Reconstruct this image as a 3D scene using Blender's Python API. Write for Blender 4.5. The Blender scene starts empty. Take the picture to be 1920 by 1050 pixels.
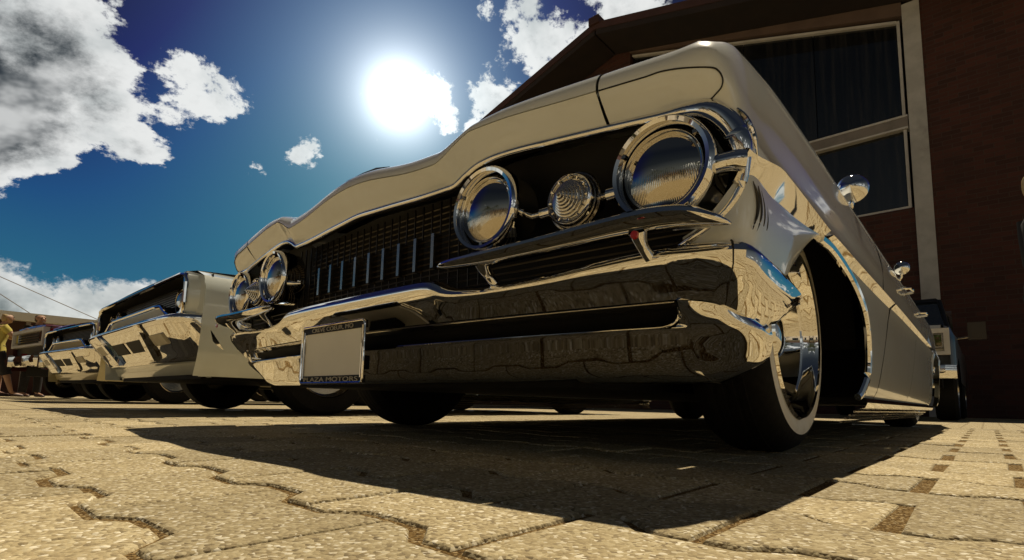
import bpy, bmesh, math, random
from mathutils import Vector, Matrix
random.seed(7)
C = bpy.context.scene.collection
sc = bpy.context.scene
PI = math.pi
# ------------------------------------------------------------------ camera
RX = ((0.74428405, -0.06078835, -0.66509099), (0.66751527, 0.09984934, 0.73787091), (0.02155494, -0.99314394, 0.11489343))
CAMLOC = Vector((1.233, 0.0, 0.115))
cd = bpy.data.cameras.new('camera'); cam = bpy.data.objects.new('camera', cd); C.objects.link(cam)
cd.sensor_width = 36.0; cd.lens = 984.0/1920*36.0; cd.shift_y = 115.0/1920
cd.clip_start = 0.02; cd.clip_end = 3000
cam.matrix_world = Matrix(((RX[0][0], -RX[0][1], -RX[0][2], CAMLOC.x), (RX[1][0], -RX[1][1], -RX[1][2], CAMLOC.y),
                           (RX[2][0], -RX[2][1], -RX[2][2], CAMLOC.z), (0, 0, 0, 1)))
sc.camera = cam
# ------------------------------------------------------------------ view
vs = sc.view_settings
vs.view_transform = 'Standard'; vs.look = 'None'; vs.gamma = 1.0; vs.exposure = -0.08; vs.use_curve_mapping = False
# ------------------------------------------------------------------ sun
SHX, SHY, SHZ = 0.045, -0.300, -0.66            # how a shadow falls
sun_dir = Vector((-SHX, -SHY, -SHZ)).normalized()
SUN_EL = math.asin(sun_dir.z); SUN_AZ = math.atan2(sun_dir.x, sun_dir.y)
sl = bpy.data.lights.new('sun', 'SUN'); sl.energy = 5.0; sl.angle = math.radians(0.5); sl.color = (1.0, 0.87, 0.66)
so = bpy.data.objects.new('sun', sl); C.objects.link(so)
so.rotation_euler = sun_dir.to_track_quat('Z', 'Y').to_euler(); so.location = (0, 6, 14)

# ------------------------------------------------------------------ node helper
class NT:
    def __init__(s, tree): s.t = tree; s.n = tree.nodes; s.l = tree.links
    def node(s, typ, **kw):
        n = s.n.new(typ)
        for k, v in kw.items(): setattr(n, k, v)
        return n
    def inp(s, sock, v):
        if hasattr(v, 'is_output'): s.l.new(v, sock)
        elif v is not None: sock.default_value = v
    def math(s, op, a, b=None, c=None, clamp=False):
        n = s.node('ShaderNodeMath', operation=op, use_clamp=clamp)
        s.inp(n.inputs[0], a)
        if b is not None: s.inp(n.inputs[1], b)
        if c is not None: s.inp(n.inputs[2], c)
        return n.outputs[0]
    def vmath(s, op, a, b=None, out=0):
        n = s.node('ShaderNodeVectorMath', operation=op)
        s.inp(n.inputs[0], a)
        if b is not None: s.inp(n.inputs[1] if op != 'SCALE' else n.inputs['Scale'], b)
        return n.outputs[out]
    def dot(s, a, b): return s.vmath('DOT_PRODUCT', a, b, 'Value')
    def mix(s, f, a, b, blend='MIX'):
        n = s.node('ShaderNodeMix', data_type='RGBA', blend_type=blend)
        s.inp(n.inputs[0], f); s.inp(n.inputs[6], a); s.inp(n.inputs[7], b)
        return n.outputs[2]
    def noise(s, vec, scale, detail=4, rough=0.5, dist=0.0, out=0):
        n = s.node('ShaderNodeTexNoise')
        if vec is not None: s.l.new(vec, n.inputs['Vector'])
        n.inputs['Scale'].default_value = scale; n.inputs['Detail'].default_value = detail
        n.inputs['Roughness'].default_value = rough; n.inputs['Distortion'].default_value = dist
        return n.outputs[out]
    def smooth(s, v, a, b):
        n = s.node('ShaderNodeMapRange', interpolation_type='SMOOTHSTEP')
        s.inp(n.inputs[0], v); n.inputs[1].default_value = a; n.inputs[2].default_value = b
        n.inputs[3].default_value = 0; n.inputs[4].default_value = 1
        return n.outputs[0]
    def ramp(s, v, stops):
        n = s.node('ShaderNodeValToRGB'); s.inp(n.inputs[0], v)
        e = n.color_ramp.elements
        while len(e) < len(stops): e.new(0.5)
        for i, (p, c) in enumerate(stops): e[i].position = p; e[i].color = (c[0], c[1], c[2], 1)
        return n.outputs[0]
# ------------------------------------------------------------------ world: clear deep-blue sky with bright cumulus and a glare of sun behind cloud
def build_world():
    w = bpy.data.worlds.new('World'); sc.world = w; w.use_nodes = True
    T = NT(w.node_tree)
    for n in list(T.n): T.n.remove(n)
    out = T.node('ShaderNodeOutputWorld'); bg = T.node('ShaderNodeBackground')
    T.l.new(bg.outputs[0], out.inputs[0])
    d = T.node('ShaderNodeTexCoord').outputs['Generated']
    sky = T.node('ShaderNodeTexSky', sky_type='NISHITA', sun_disc=False)
    sky.sun_elevation = SUN_EL; sky.sun_rotation = SUN_AZ; sky.air_density = 1.0; sky.dust_density = 0.3; sky.ozone_density = 3.0
    nz = T.vmath('SCALE', sky.outputs[0], 0.05)
    sep = T.node('ShaderNodeSeparateXYZ'); T.l.new(d, sep.inputs[0]); z = sep.outputs[2]
    G = (-0.708, 0.488, 0.511)                      # towards the glare in the sky
    cg = T.dot(d, G)
    ang = T.math('ARCCOSINE', T.math('MINIMUM', cg, 0.99999))
    # polarised gradient: teal low down and towards the glare, navy higher and away from it, paler on the far side of the sky
    e1 = T.smooth(z, 0.05, 0.62)
    tone = T.math('ADD', T.math('MULTIPLY', e1, 0.68), T.math('MULTIPLY', T.smooth(ang, 0.10, 0.56), 0.42))
    grade = T.ramp(tone, [(0.0, (0.26, 0.46, 0.47)), (0.22, (0.10, 0.29, 0.33)), (0.45, (0.024, 0.150, 0.24)), (0.66, (0.012, 0.075, 0.215)), (0.84, (0.008, 0.013, 0.120)), (1.0, (0.007, 0.008, 0.042))])
    pale = T.ramp(z, [(0.0, (0.17, 0.175, 0.17)), (0.28, (0.095, 0.108, 0.115)), (0.50, (0.022, 0.028, 0.036)), (0.75, (0.007, 0.010, 0.020)), (1.0, (0.004, 0.006, 0.014))])
    back = T.smooth(T.dot(d, (-0.665, 0.738, 0.12)), 0.42, -0.10)
    base = T.mix(0.03, T.mix(T.smooth(z, 0.68, 0.82), T.mix(back, grade, pale), (0.018, 0.022, 0.030, 1)), nz)
    # clouds: heaps of noise where the heaps are, thin elsewhere
    warp = T.noise(d, 3.0, 1, 0.5, out=1)
    dv = T.vmath('ADD', d, T.vmath('SCALE', T.vmath('SUBTRACT', warp, (0.5, 0.5, 0.5)), 0.07))
    sq = T.node('ShaderNodeMapping'); sq.inputs['Scale'].default_value = (1, 1, 1.45); T.l.new(dv, sq.inputs[0])
    n1 = T.noise(sq.outputs[0], 8.0, 8, 0.665)
    blobs = [((-0.932, 0.015, 0.362), 0.125, 0.95), ((-0.893, 0.030, 0.450), 0.13, 0.62), ((-0.905, 0.115, 0.405), 0.10, 0.46), ((-0.868, 0.215, 0.448), 0.10, 0.345), ((-0.912, 0.175, 0.372), 0.06, 0.38),
             ((-0.825, 0.374, 0.423), 0.060, 0.36), ((-0.866, 0.318, 0.386), 0.035, 0.36), ((-0.745, 0.455, 0.475), 0.09, 0.17), ((-0.665, 0.54, 0.515), 0.08, 0.29),
             ((-0.500, 0.625, 0.600), 0.10, 0.36), ((-0.60, 0.605, 0.525), 0.09, 0.38), ((-0.43, 0.67, 0.60), 0.14, 0.36), ((-0.565, 0.54, 0.625), 0.045, 0.28)]
    mask = None
    for c, r, a in blobs:
        c = Vector(c).normalized()
        g = T.math('MULTIPLY', T.smooth(T.vmath('DISTANCE', dv, tuple(c), 'Value'), r*1.45, 0.0), a)
        mask = g if mask is None else T.math('MAXIMUM', mask, g)
    # a bank of cumulus along the horizon all round
    bank = T.math('MULTIPLY', T.smooth(T.math('ADD', z, T.math('MULTIPLY', T.math('SUBTRACT', n1, 0.5), 0.10)), 0.235, 0.10), T.math('ADD', 0.20, T.math('MULTIPLY', T.smooth(T.dot(d, (-0.95, 0.3, 0.0)), 0.2, 0.7), 0.24)))
    mask = T.math('MAXIMUM', mask, bank)
    # the rest of the sky carries scattered cumulus of the same kind
    n0 = T.noise(d, 1.7, 0, 0.5)
    rest = T.math('MULTIPLY', T.smooth(n0, 0.52, 0.70), T.math('MULTIPLY', T.smooth(z, 0.55, 0.2), 0.26))
    away = T.smooth(T.dot(d, (-0.80, 0.35, 0.45)), 0.75, 0.45)
    mask = T.math('MAXIMUM', mask, T.math('MULTIPLY', rest, away))
    dens = T.math('SUBTRACT', T.math('ADD', T.math('MULTIPLY', n1, 1.15), mask), 0.80)
    cov = T.smooth(dens, 0.0, 0.075)
    thick = T.smooth(dens, 0.12, 0.48)
    n2 = T.noise(sq.outputs[0], 9.0, 4, 0.6)
    shade = T.math('MULTIPLY', thick, T.math('ADD', 0.30, T.math('MULTIPLY', T.smooth(n2, 0.26, 0.56), 0.70)))
    ccol = T.mix(shade, (0.84, 0.85, 0.84, 1), (0.030, 0.042, 0.055, 1))
    body = T.mix(T.smooth(n2, 0.38, 0.7), ccol, T.mix(1.0, ccol, (0.66, 0.69, 0.70, 1), 'MULTIPLY'))
    low = T.smooth(z, 0.22, 0.05)
    body = T.mix(T.math('MULTIPLY', low, 0.62), body, T.mix(T.smooth(n2, 0.35, 0.65), (0.66, 0.70, 0.64, 1), (0.22, 0.28, 0.27, 1)))
    col = T.mix(cov, base, body)
    # glare of the sun through thin cloud
    e_ = lambda w: T.math('EXPONENT', T.math('DIVIDE', ang, -w))
    col = T.mix(1.0, col, T.vmath('SCALE', (0.97, 1.0, 1.0), T.math('ADD', T.math('MULTIPLY', e_(0.034), 2.8), T.math('MULTIPLY', e_(0.075), 0.55))), 'ADD')
    col = T.mix(1.0, col, T.vmath('SCALE', (0.50, 0.86, 1.0), T.math('MULTIPLY', e_(0.12), 0.32)), 'ADD')
    # below the horizon
    col = T.mix(T.smooth(z, 0.0, -0.03), col, (0.10, 0.085, 0.06, 1))
    w.cycles.sampling_method = 'NONE'
    T.l.new(col, bg.inputs[0]); bg.inputs[1].default_value = 1.0
build_world()

# ------------------------------------------------------------------ materials
MAT = {}
def mat(name, base, rough=0.5, metal=0.0, coat=0.0, spec=0.5, trans=0.0, emit=None):
    m = bpy.data.materials.new(name); m.use_nodes = True
    b = m.node_tree.nodes['Principled BSDF']
    b.inputs['Base Color'].default_value = (*base, 1); b.inputs['Roughness'].default_value = rough
    b.inputs['Metallic'].default_value = metal; b.inputs['Coat Weight'].default_value = coat
    b.inputs['Specular IOR Level'].default_value = spec; b.inputs['Transmission Weight'].default_value = trans
    if coat: b.inputs['Coat Roughness'].default_value = 0.04
    MAT[name] = m
    return m, NT(m.node_tree), b
def speck(name, base, base2, scale, rough=0.5, bump=0.0, metal=0.0, coat=0.0, detail=6, dirt=None, dscale=3.0, rvar=0.0, spec=0.5):
    m, T, b = mat(name, base, rough, metal, coat, spec)
    co = T.node('ShaderNodeTexCoord').outputs['Object']
    f = T.noise(co, scale, detail, 0.6)
    c = T.mix(T.smooth(f, 0.35, 0.65), (*base, 1), (*base2, 1))
    if dirt:
        c = T.mix(T.math('MULTIPLY', T.smooth(T.noise(co, dscale, 6, 0.65), 0.5, 0.75), 0.6), c, (*dirt, 1))
    T.l.new(c, b.inputs['Base Color'])
    if rvar:
        T.l.new(T.math('ADD', rough - rvar/2, T.math('MULTIPLY', T.noise(co, scale*0.4, 5, 0.6), rvar)), b.inputs['Roughness'])
    if bump:
        bn = T.node('ShaderNodeBump'); bn.inputs['Strength'].default_value = bump; bn.inputs['Distance'].default_value = 0.01
        T.l.new(f, bn.inputs['Height']); T.l.new(bn.outputs[0], b.inputs['Normal'])
    return m, T, b

def paint(name, c1, c2, fly=True):
    m, T, b = mat(name, c1, 0.32, 0.0, 0.8)
    co = T.node('ShaderNodeTexCoord').outputs['Object']
    f = T.noise(co, 2.5, 4, 0.6)
    c = T.mix(T.smooth(f, 0.3, 0.7), (*c1, 1), (*c2, 1))
    # dust and a few dried specks
    dust = T.math('MULTIPLY', T.smooth(T.noise(co, 7.0, 8, 0.7), 0.48, 0.8), 0.35)
    c = T.mix(dust, c, (c1[0]*0.75, c1[1]*0.70, c1[2]*0.60, 1))
    if fly:
        v = T.node('ShaderNodeTexVoronoi'); T.l.new(co, v.inputs['Vector']); v.inputs['Scale'].default_value = 16
        sp = T.math('MULTIPLY', T.smooth(v.outputs['Distance'], 0.055, 0.03), T.smooth(T.noise(co, 5.0, 2), 0.55, 0.6))
        c = T.mix(sp, c, (0.05, 0.04, 0.03, 1))
    T.l.new(c, b.inputs['Base Color'])
    T.l.new(T.math('ADD', 0.0, T.math('MULTIPLY', T.noise(co, 9.0, 6, 0.65), 0.09)), b.inputs['Coat Roughness'])
    b.inputs['Coat Weight'].default_value = 1.0; b.inputs['Coat IOR'].default_value = 1.6
paint('cream_paint', (0.67, 0.695, 0.68), (0.62, 0.64, 0.62))
paint('yellow_cream_paint', (0.50, 0.42, 0.22), (0.46, 0.385, 0.19), False)
paint('olive_cream_paint', (0.58, 0.61, 0.56), (0.53, 0.555, 0.50), False)
paint('red_paint', (0.30, 0.012, 0.010), (0.22, 0.010, 0.008), False)
paint('maroon_paint', (0.12, 0.03, 0.022), (0.09, 0.022, 0.018), False)
paint('black_paint', (0.012, 0.012, 0.013), (0.02, 0.019, 0.018), False); MAT['black_paint'].node_tree.nodes['Principled BSDF'].inputs['Coat Weight'].default_value = 0.15; MAT['black_paint'].node_tree.nodes['Principled BSDF'].inputs['Specular IOR Level'].default_value = 0.3
def chrome(name, base, r0, r1, pit=0.25):
    m, T, b = mat(name, base, r0, 1.0)
    co = T.node('ShaderNodeTexCoord').outputs['Object']
    f = T.noise(co, 6.0, 8, 0.7)
    T.l.new(T.math('ADD', r0, T.math('MULTIPLY', T.smooth(f, 0.45, 0.75), r1 - r0)), b.inputs['Roughness'])
    sp = T.math('MULTIPLY', T.smooth(T.noise(co, 160.0, 3, 0.6), 0.66, 0.72), pit)
    T.l.new(T.mix(sp, (*base, 1), (0.14, 0.10, 0.07, 1)), b.inputs['Base Color'])
    bn = T.node('ShaderNodeBump'); bn.inputs['Strength'].default_value = 0.03; bn.inputs['Distance'].default_value = 0.02
    T.l.new(T.noise(co, 5.0, 2, 0.5), bn.inputs['Height']); T.l.new(bn.outputs[0], b.inputs['Normal'])
chrome('chrome', (0.80, 0.78, 0.74), 0.025, 0.10)
chrome('dull_chrome', (0.42, 0.38, 0.32), 0.16, 0.34, 0.4)
chrome('grille_metal', (0.10, 0.085, 0.065), 0.3, 0.45, 0.4)
speck('grille_black', (0.0035, 0.003, 0.0025), (0.006, 0.005, 0.004), 30, 0.6, spec=0.25)
speck('under_black', (0.004, 0.003, 0.0025), (0.006, 0.005, 0.004), 12, 0.8, spec=0.2)
speck('seam_black', (0.008, 0.007, 0.006), (0.012, 0.010, 0.008), 50, 0.7)
speck('rubber', (0.006, 0.0055, 0.005), (0.010, 0.009, 0.008), 60, 0.8, 0.2, spec=0.2)
speck('whitewall', (0.80, 0.77, 0.69), (0.72, 0.68, 0.59), 14, 0.6, dirt=(0.35, 0.28, 0.18), dscale=9)
def lens(name, tint, fl):
    m, T, b = mat(name, tint, 0.02, 1.0, 1.0)
    co = T.node('ShaderNodeTexCoord').outputs['Object']
    sep = T.node('ShaderNodeSeparateXYZ'); T.l.new(co, sep.inputs[0])
    wv = T.math('SINE', T.math('MULTIPLY', sep.outputs[0], fl))
    lo = T.smooth(sep.outputs[2], -0.002, -0.028)
    bn = T.node('ShaderNodeBump'); bn.inputs['Strength'].default_value = 0.22; bn.inputs['Distance'].default_value = 0.0016
    T.l.new(T.math('MULTIPLY', wv, lo), bn.inputs['Height']); T.l.new(bn.outputs[0], b.inputs['Normal'])
    b.inputs['Coat Roughness'].default_value = 0.01
lens('lamp_glass', (0.50, 0.44, 0.33), 1900)
mat('clear_lens', (0.55, 0.52, 0.46), 0.05, 0.85, 1.0)
mat('red_plastic', (0.35, 0.015, 0.015), 0.2, 0, 0.8)
speck('plate_tan', (0.84, 0.80, 0.68), (0.80, 0.76, 0.64), 6, 0.6)
speck('tan_letter', (0.42, 0.37, 0.26), (0.36, 0.31, 0.21), 20, 0.45)
m_, T_, b_ = mat('dark_glass', (0.010, 0.013, 0.015), 0.06, 0, 0.6)
co_ = T_.node('ShaderNodeTexCoord').outputs['Object']
mp_ = T_.node('ShaderNodeMapping'); mp_.inputs['Scale'].default_value = (5.0, 5.0, 0.22); T_.l.new(co_, mp_.inputs[0])
st_ = T_.noise(mp_.outputs[0], 2.0, 6, 0.7)
T_.l.new(T_.mix(T_.smooth(st_, 0.42, 0.72), (0.004, 0.005, 0.007, 1), (0.022, 0.021, 0.020, 1)), b_.inputs['Base Color'])
T_.l.new(T_.math('ADD', 0.02, T_.math('MULTIPLY', st_, 0.16)), b_.inputs['Roughness'])
mat('car_glass', (0.02, 0.025, 0.028), 0.03, 0, 1.0)

def ground_mats():
    # exposed aggregate concrete of the pavers
    for nm, tint in (('paver_concrete', 0.0), ('far_paving', 1.0)):
        m, T, b = mat(nm, (0.4, 0.34, 0.22), 0.85, 0, 0, 0.25)
        geo = T.node('ShaderNodeNewGeometry').outputs['Position']
        info = T.node('ShaderNodeObjectInfo').outputs['Random']
        v = T.node('ShaderNodeTexVoronoi'); T.l.new(geo, v.inputs['Vector']); v.inputs['Scale'].default_value = 240
        grain = T.node('ShaderNodeSeparateColor'); T.l.new(v.outputs['Color'], grain.inputs[0])
        c = T.ramp(grain.outputs[0], [(0.0, (0.10, 0.062, 0.024)), (0.22, (0.30, 0.225, 0.110)), (0.6, (0.43, 0.345, 0.185)), (0.86, (0.54, 0.455, 0.275)), (1.0, (0.90, 0.84, 0.68))])
        big = T.noise(geo, 9.0, 6, 0.65)
        c = T.mix(T.math('MULTIPLY', T.smooth(big, 0.42, 0.72), 0.40), c, (0.25, 0.185, 0.085, 1))
        stain = T.noise(geo, 2.2, 5, 0.6)
        c = T.mix(T.math('MULTIPLY', T.smooth(stain, 0.52, 0.75), 0.30), c, (0.25, 0.18, 0.09, 1))
        fine = T.noise(geo, 900.0, 2, 0.5)
        c = T.mix(0.30, c, T.mix(fine, (0.10, 0.070, 0.03, 1), (0.66, 0.58, 0.38, 1)))
        if tint:      # far paving: rows of joints too fine to model
            br = T.node('ShaderNodeTexBrick'); T.l.new(geo, br.inputs['Vector'])
            br.inputs['Scale'].default_value = 1.0; br.inputs['Brick Width'].default_value = 0.24; br.inputs['Row Height'].default_value = 0.172
            br.inputs['Mortar Size'].default_value = 0.008; br.inputs['Mortar Smooth'].default_value = 0.3
            c = T.mix(T.math('MULTIPLY', br.outputs['Fac'], 0.8), c, (0.13, 0.085, 0.035, 1))
        else:
            val = T.math('ADD', 0.80, T.math('MULTIPLY', info, 0.40))
            c = T.vmath('SCALE', c, val)
        T.l.new(c, b.inputs['Base Color'])
        h = T.math('ADD', T.math('MULTIPLY', v.outputs['Distance'], -1.0), T.math('MULTIPLY', T.noise(geo, 120.0, 4, 0.6), 0.8))
        bn = T.node('ShaderNodeBump'); bn.inputs['Strength'].default_value = 0.65; bn.inputs['Distance'].default_value = 0.0022
        T.l.new(h, bn.inputs['Height']); T.l.new(bn.outputs[0], b.inputs['Normal'])
    m, T, b = mat('joint_sand', (0.17, 0.10, 0.035), 0.95, 0, 0, 0.1)
    geo = T.node('ShaderNodeNewGeometry').outputs['Position']
    v = T.node('ShaderNodeTexVoronoi'); T.l.new(geo, v.inputs['Vector']); v.inputs['Scale'].default_value = 420
    g = T.node('ShaderNodeSeparateColor'); T.l.new(v.outputs['Color'], g.inputs[0])
    c = T.ramp(g.outputs[0], [(0, (0.055, 0.030, 0.010)), (0.5, (0.15, 0.090, 0.030)), (0.85, (0.25, 0.165, 0.065)), (1, (0.46, 0.36, 0.20))])
    T.l.new(c, b.inputs['Base Color'])
    bn = T.node('ShaderNodeBump'); bn.inputs['Strength'].default_value = 0.9; bn.inputs['Distance'].default_value = 0.004
    T.l.new(T.noise(geo, 160.0, 5, 0.7), bn.inputs['Height']); T.l.new(bn.outputs[0], b.inputs['Normal'])
ground_mats()
def brick_mat():
    m, T, b = mat('dark_brick', (0.07, 0.02, 0.014), 0.85)
    co = T.node('ShaderNodeTexCoord').outputs['Object']
    sw = T.node('ShaderNodeMapping'); sw.inputs['Rotation'].default_value = (-PI/2, 0, 0); T.l.new(co, sw.inputs[0])
    br = T.node('ShaderNodeTexBrick'); T.l.new(sw.outputs[0], br.inputs['Vector'])
    br.inputs['Color1'].default_value = (0.070, 0.020, 0.012, 1); br.inputs['Color2'].default_value = (0.036, 0.011, 0.007, 1); br.inputs['Mortar'].default_value = (0.052, 0.031, 0.023, 1)
    br.inputs['Scale'].default_value = 1.0; br.inputs['Brick Width'].default_value = 0.25; br.inputs['Row Height'].default_value = 0.077; br.inputs['Mortar Size'].default_value = 0.006
    c = T.mix(T.math('MULTIPLY', T.smooth(T.noise(co, 1.3, 6, 0.65), 0.45, 0.75), 0.5), br.outputs['Color'], (0.030, 0.012, 0.009, 1))
    T.l.new(c, b.inputs['Base Color'])
    bn = T.node('ShaderNodeBump'); bn.inputs['Strength'].default_value = 0.5; bn.inputs['Distance'].default_value = 0.01; bn.invert = True
    T.l.new(br.outputs['Fac'], bn.inputs['Height']); T.l.new(bn.outputs[0], b.inputs['Normal'])
brick_mat()
def conc():
    m, T, b = speck('concrete', (0.46, 0.45, 0.43), (0.38, 0.37, 0.355), 3.0, 0.85, 0.3, dirt=(0.12, 0.11, 0.095), dscale=1.2)
conc()
speck('concrete_beam', (0.13, 0.085, 0.065), (0.10, 0.065, 0.05), 2.0, 0.85, 0.2)
speck('white_frame', (0.55, 0.53, 0.50), (0.45, 0.43, 0.40), 3.0, 0.5)
speck('grey_rail', (0.22, 0.19, 0.165), (0.16, 0.14, 0.12), 3.0, 0.6)
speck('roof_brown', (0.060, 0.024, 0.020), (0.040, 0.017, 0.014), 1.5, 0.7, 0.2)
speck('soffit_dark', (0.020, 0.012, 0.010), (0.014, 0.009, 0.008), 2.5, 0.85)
speck('tent_white', (0.72, 0.70, 0.64), (0.62, 0.60, 0.55), 1.5, 0.7)
speck('pale_wall', (0.62, 0.58, 0.50), (0.52, 0.48, 0.41), 0.8, 0.85)
speck('shop_brown', (0.085, 0.030, 0.020), (0.05, 0.02, 0.014), 1.2, 0.8)
speck('skin', (0.42, 0.24, 0.15), (0.38, 0.21, 0.13), 9, 0.55)
speck('blond_hair', (0.42, 0.30, 0.13), (0.28, 0.18, 0.07), 60, 0.5, 0.6)
speck('brown_hair', (0.06, 0.035, 0.02), (0.04, 0.022, 0.012), 60, 0.5, 0.6)
speck('yellow_cloth', (0.62, 0.52, 0.12), (0.52, 0.42, 0.09), 12, 0.85, 0.2)
speck('dark_cloth', (0.016, 0.015, 0.016), (0.024, 0.022, 0.022), 14, 0.9, 0.2)
speck('brown_cloth', (0.009, 0.006, 0.005), (0.006, 0.004, 0.0035), 14, 0.9, 0.2)
speck('shoe_leather', (0.05, 0.022, 0.014), (0.035, 0.016, 0.010), 20, 0.5)
speck('pale_leather', (0.55, 0.50, 0.42), (0.45, 0.41, 0.34), 20, 0.6)
speck('dark_canvas', (0.012, 0.012, 0.013), (0.018, 0.017, 0.017), 8, 0.7)
speck('leaf_green', (0.05, 0.075, 0.025), (0.035, 0.055, 0.018), 4, 0.7)
speck('bark', (0.09, 0.065, 0.045), (0.06, 0.042, 0.03), 9, 0.9, 0.5)

# ------------------------------------------------------------------ mesh helpers
class MB:
    def __init__(s): s.v = []; s.f = []
    def grid(s, rows, close_u=False, close_v=False, flip=False):
        o = len(s.v); R = len(rows); K = len(rows[0])
        for r in rows: s.v += [tuple(p) for p in r]
        for i in range(R if close_u else R-1):
            for j in range(K if close_v else K-1):
                a = o+i*K+j; b = o+i*K+(j+1) % K; c = o+((i+1) % R)*K+(j+1) % K; d = o+((i+1) % R)*K+j
                s.f.append((a, d, c, b) if flip else (a, b, c, d))
        return s
    def box(s, x0, x1, y0, y1, z0, z1):
        o = len(s.v)
        s.v += [(x, y, z) for x in (x0, x1) for y in (y0, y1) for z in (z0, z1)]
        for q in ((0, 1, 3, 2), (4, 6, 7, 5), (0, 4, 5, 1), (2, 3, 7, 6), (0, 2, 6, 4), (1, 5, 7, 3)): s.f.append(tuple(o+k for k in q))
        return s
    def hexa(s, p):      # 8 corners: 4 bottom ccw, 4 top ccw
        o = len(s.v); s.v += [tuple(q) for q in p]
        for q in ((3, 2, 1, 0), (4, 5, 6, 7), (0, 1, 5, 4), (1, 2, 6, 5), (2, 3, 7, 6), (3, 0, 4, 7)): s.f.append(tuple(o+k for k in q))
        return s
    def lathe(s, prof, n=48, c=(0, 0, 0), axis='y', a0=0.0, a1=2*PI):
        # prof: (radius, distance along axis)
        rows = []
        full = abs(a1-a0-2*PI) < 1e-6
        for k in range(n if full else n+1):
            a = a0+(a1-a0)*k/n; ca, sa = math.cos(a), math.sin(a)
            if axis == 'y': rows.append([(c[0]+r*ca, c[1]+t, c[2]+r*sa) for r, t in prof])
            elif axis == 'x': rows.append([(c[0]+t, c[1]+r*ca, c[2]+r*sa) for r, t in prof])
            else: rows.append([(c[0]+r*ca, c[1]+r*sa, c[2]+t) for r, t in prof])
        return s.grid(rows, close_u=full)
    def tube(s, pts, r, n=10, sx=1.0, sz=1.0, cap=True):
        pts = [Vector(p) for p in pts]; rows = []
        for i, p in enumerate(pts):
            t = (pts[min(i+1, len(pts)-1)]-pts[max(i-1, 0)]).normalized()
            up = Vector((0, 0, 1)) if abs(t.z) < 0.92 else Vector((0, 1, 0))
            a = t.cross(up).normalized(); b = a.cross(t).normalized()
            rr = r[i] if isinstance(r, (list, tuple)) else r
            rows.append([tuple(p+a*(rr*sx*math.cos(2*PI*k/n))+b*(rr*sz*math.sin(2*PI*k/n))) for k in range(n)])
        o = len(s.v); s.grid(rows, close_v=True)
        if cap:
            s.f.append(tuple(range(o, o+n))[::-1]); e = len(s.v)-n; s.f.append(tuple(range(e, e+n)))
        return s
    def prism(s, poly, axis, a, b):
        # poly of 2d points extruded along axis ('y': (x,z), 'x': (y,z), 'z': (x,y))
        o = len(s.v); n = len(poly)
        for t in (a, b):
            for p, q in poly:
                s.v.append((p, t, q) if axis == 'y' else (t, p, q) if axis == 'x' else (p, q, t))
        s.f.append(tuple(range(o, o+n))); s.f.append(tuple(range(o+2*n-1, o+n-1, -1)))
        for k in range(n):
            j = (k+1) % n; s.f.append((o+k, o+n+k, o+n+j, o+j))
        return s
    def mirror(s):
        o = len(s.v); s.v += [(-x, y, z) for x, y, z in s.v[:o]]
        s.f += [tuple(o+k for k in f[::-1]) for f in list(s.f)]
        return s
    def build(s, name, m, parent=None, smooth=True, angle=35, loc=None, weld=True, fixn=True):
        me = bpy.data.meshes.new(name); me.from_pydata(s.v, [], s.f)
        if weld or fixn:
            bm = bmesh.new(); bm.from_mesh(me)
            if weld: bmesh.ops.remove_doubles(bm, verts=bm.verts, dist=1e-5)
            if fixn: bmesh.ops.recalc_face_normals(bm, faces=bm.faces)
            bm.to_mesh(me); bm.free()
        me.materials.append(MAT[m])
        if smooth:
            me.polygons.foreach_set('use_smooth', [True]*len(me.polygons))
            me.set_sharp_from_angle(angle=math.radians(angle))
        o = bpy.data.objects.new(name, me); C.objects.link(o)
        if parent: o.parent = parent
        if loc: o.location = loc
        return o
def empty(name, loc=(0, 0, 0), rz=0.0):
    o = bpy.data.objects.new(name, None); C.objects.link(o); o.location = loc; o.rotation_euler = (0, 0, rz); o.empty_display_size = 0.2
    return o
def tag(o, label=None, cat=None, group=None, kind=None):
    if label: o['label'] = label
    if cat: o['category'] = cat
    if group: o['group'] = group
    if kind: o['kind'] = kind
    return o
def copy_tree(o, parent=None):
    c = o.copy(); C.objects.link(c); c.parent = parent
    for ch in list(o.children): copy_tree(ch, c)
    return c
def pchip(pts):
    xs = [p[0] for p in pts]; ys = [p[1] for p in pts]; n = len(xs)
    h = [xs[i+1]-xs[i] for i in range(n-1)]; dl = [(ys[i+1]-ys[i])/h[i] for i in range(n-1)]
    m = [dl[0]]
    for i in range(1, n-1):
        if dl[i-1]*dl[i] <= 0: m.append(0.0)
        else:
            w1 = 2*h[i]+h[i-1]; w2 = h[i]+2*h[i-1]; m.append((w1+w2)/(w1/dl[i-1]+w2/dl[i]))
    m.append(dl[-1])
    def f(x):
        if x <= xs[0]: return ys[0]
        if x >= xs[-1]: return ys[-1]
        i = 0
        while x > xs[i+1]: i += 1
        t = (x-xs[i])/h[i]
        return ((1+2*t)*(1-t)**2*ys[i]+t*(1-t)**2*h[i]*m[i]+t*t*(3-2*t)*ys[i+1]+t*t*(t-1)*h[i]*m[i+1])
    return f
def lin(pts):
    def f(x):
        if x <= pts[0][0]: return pts[0][1]
        for (a, p), (b, q) in zip(pts, pts[1:]):
            if x <= b: return p+(q-p)*(x-a)/(b-a)
        return pts[-1][1]
    return f
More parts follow.
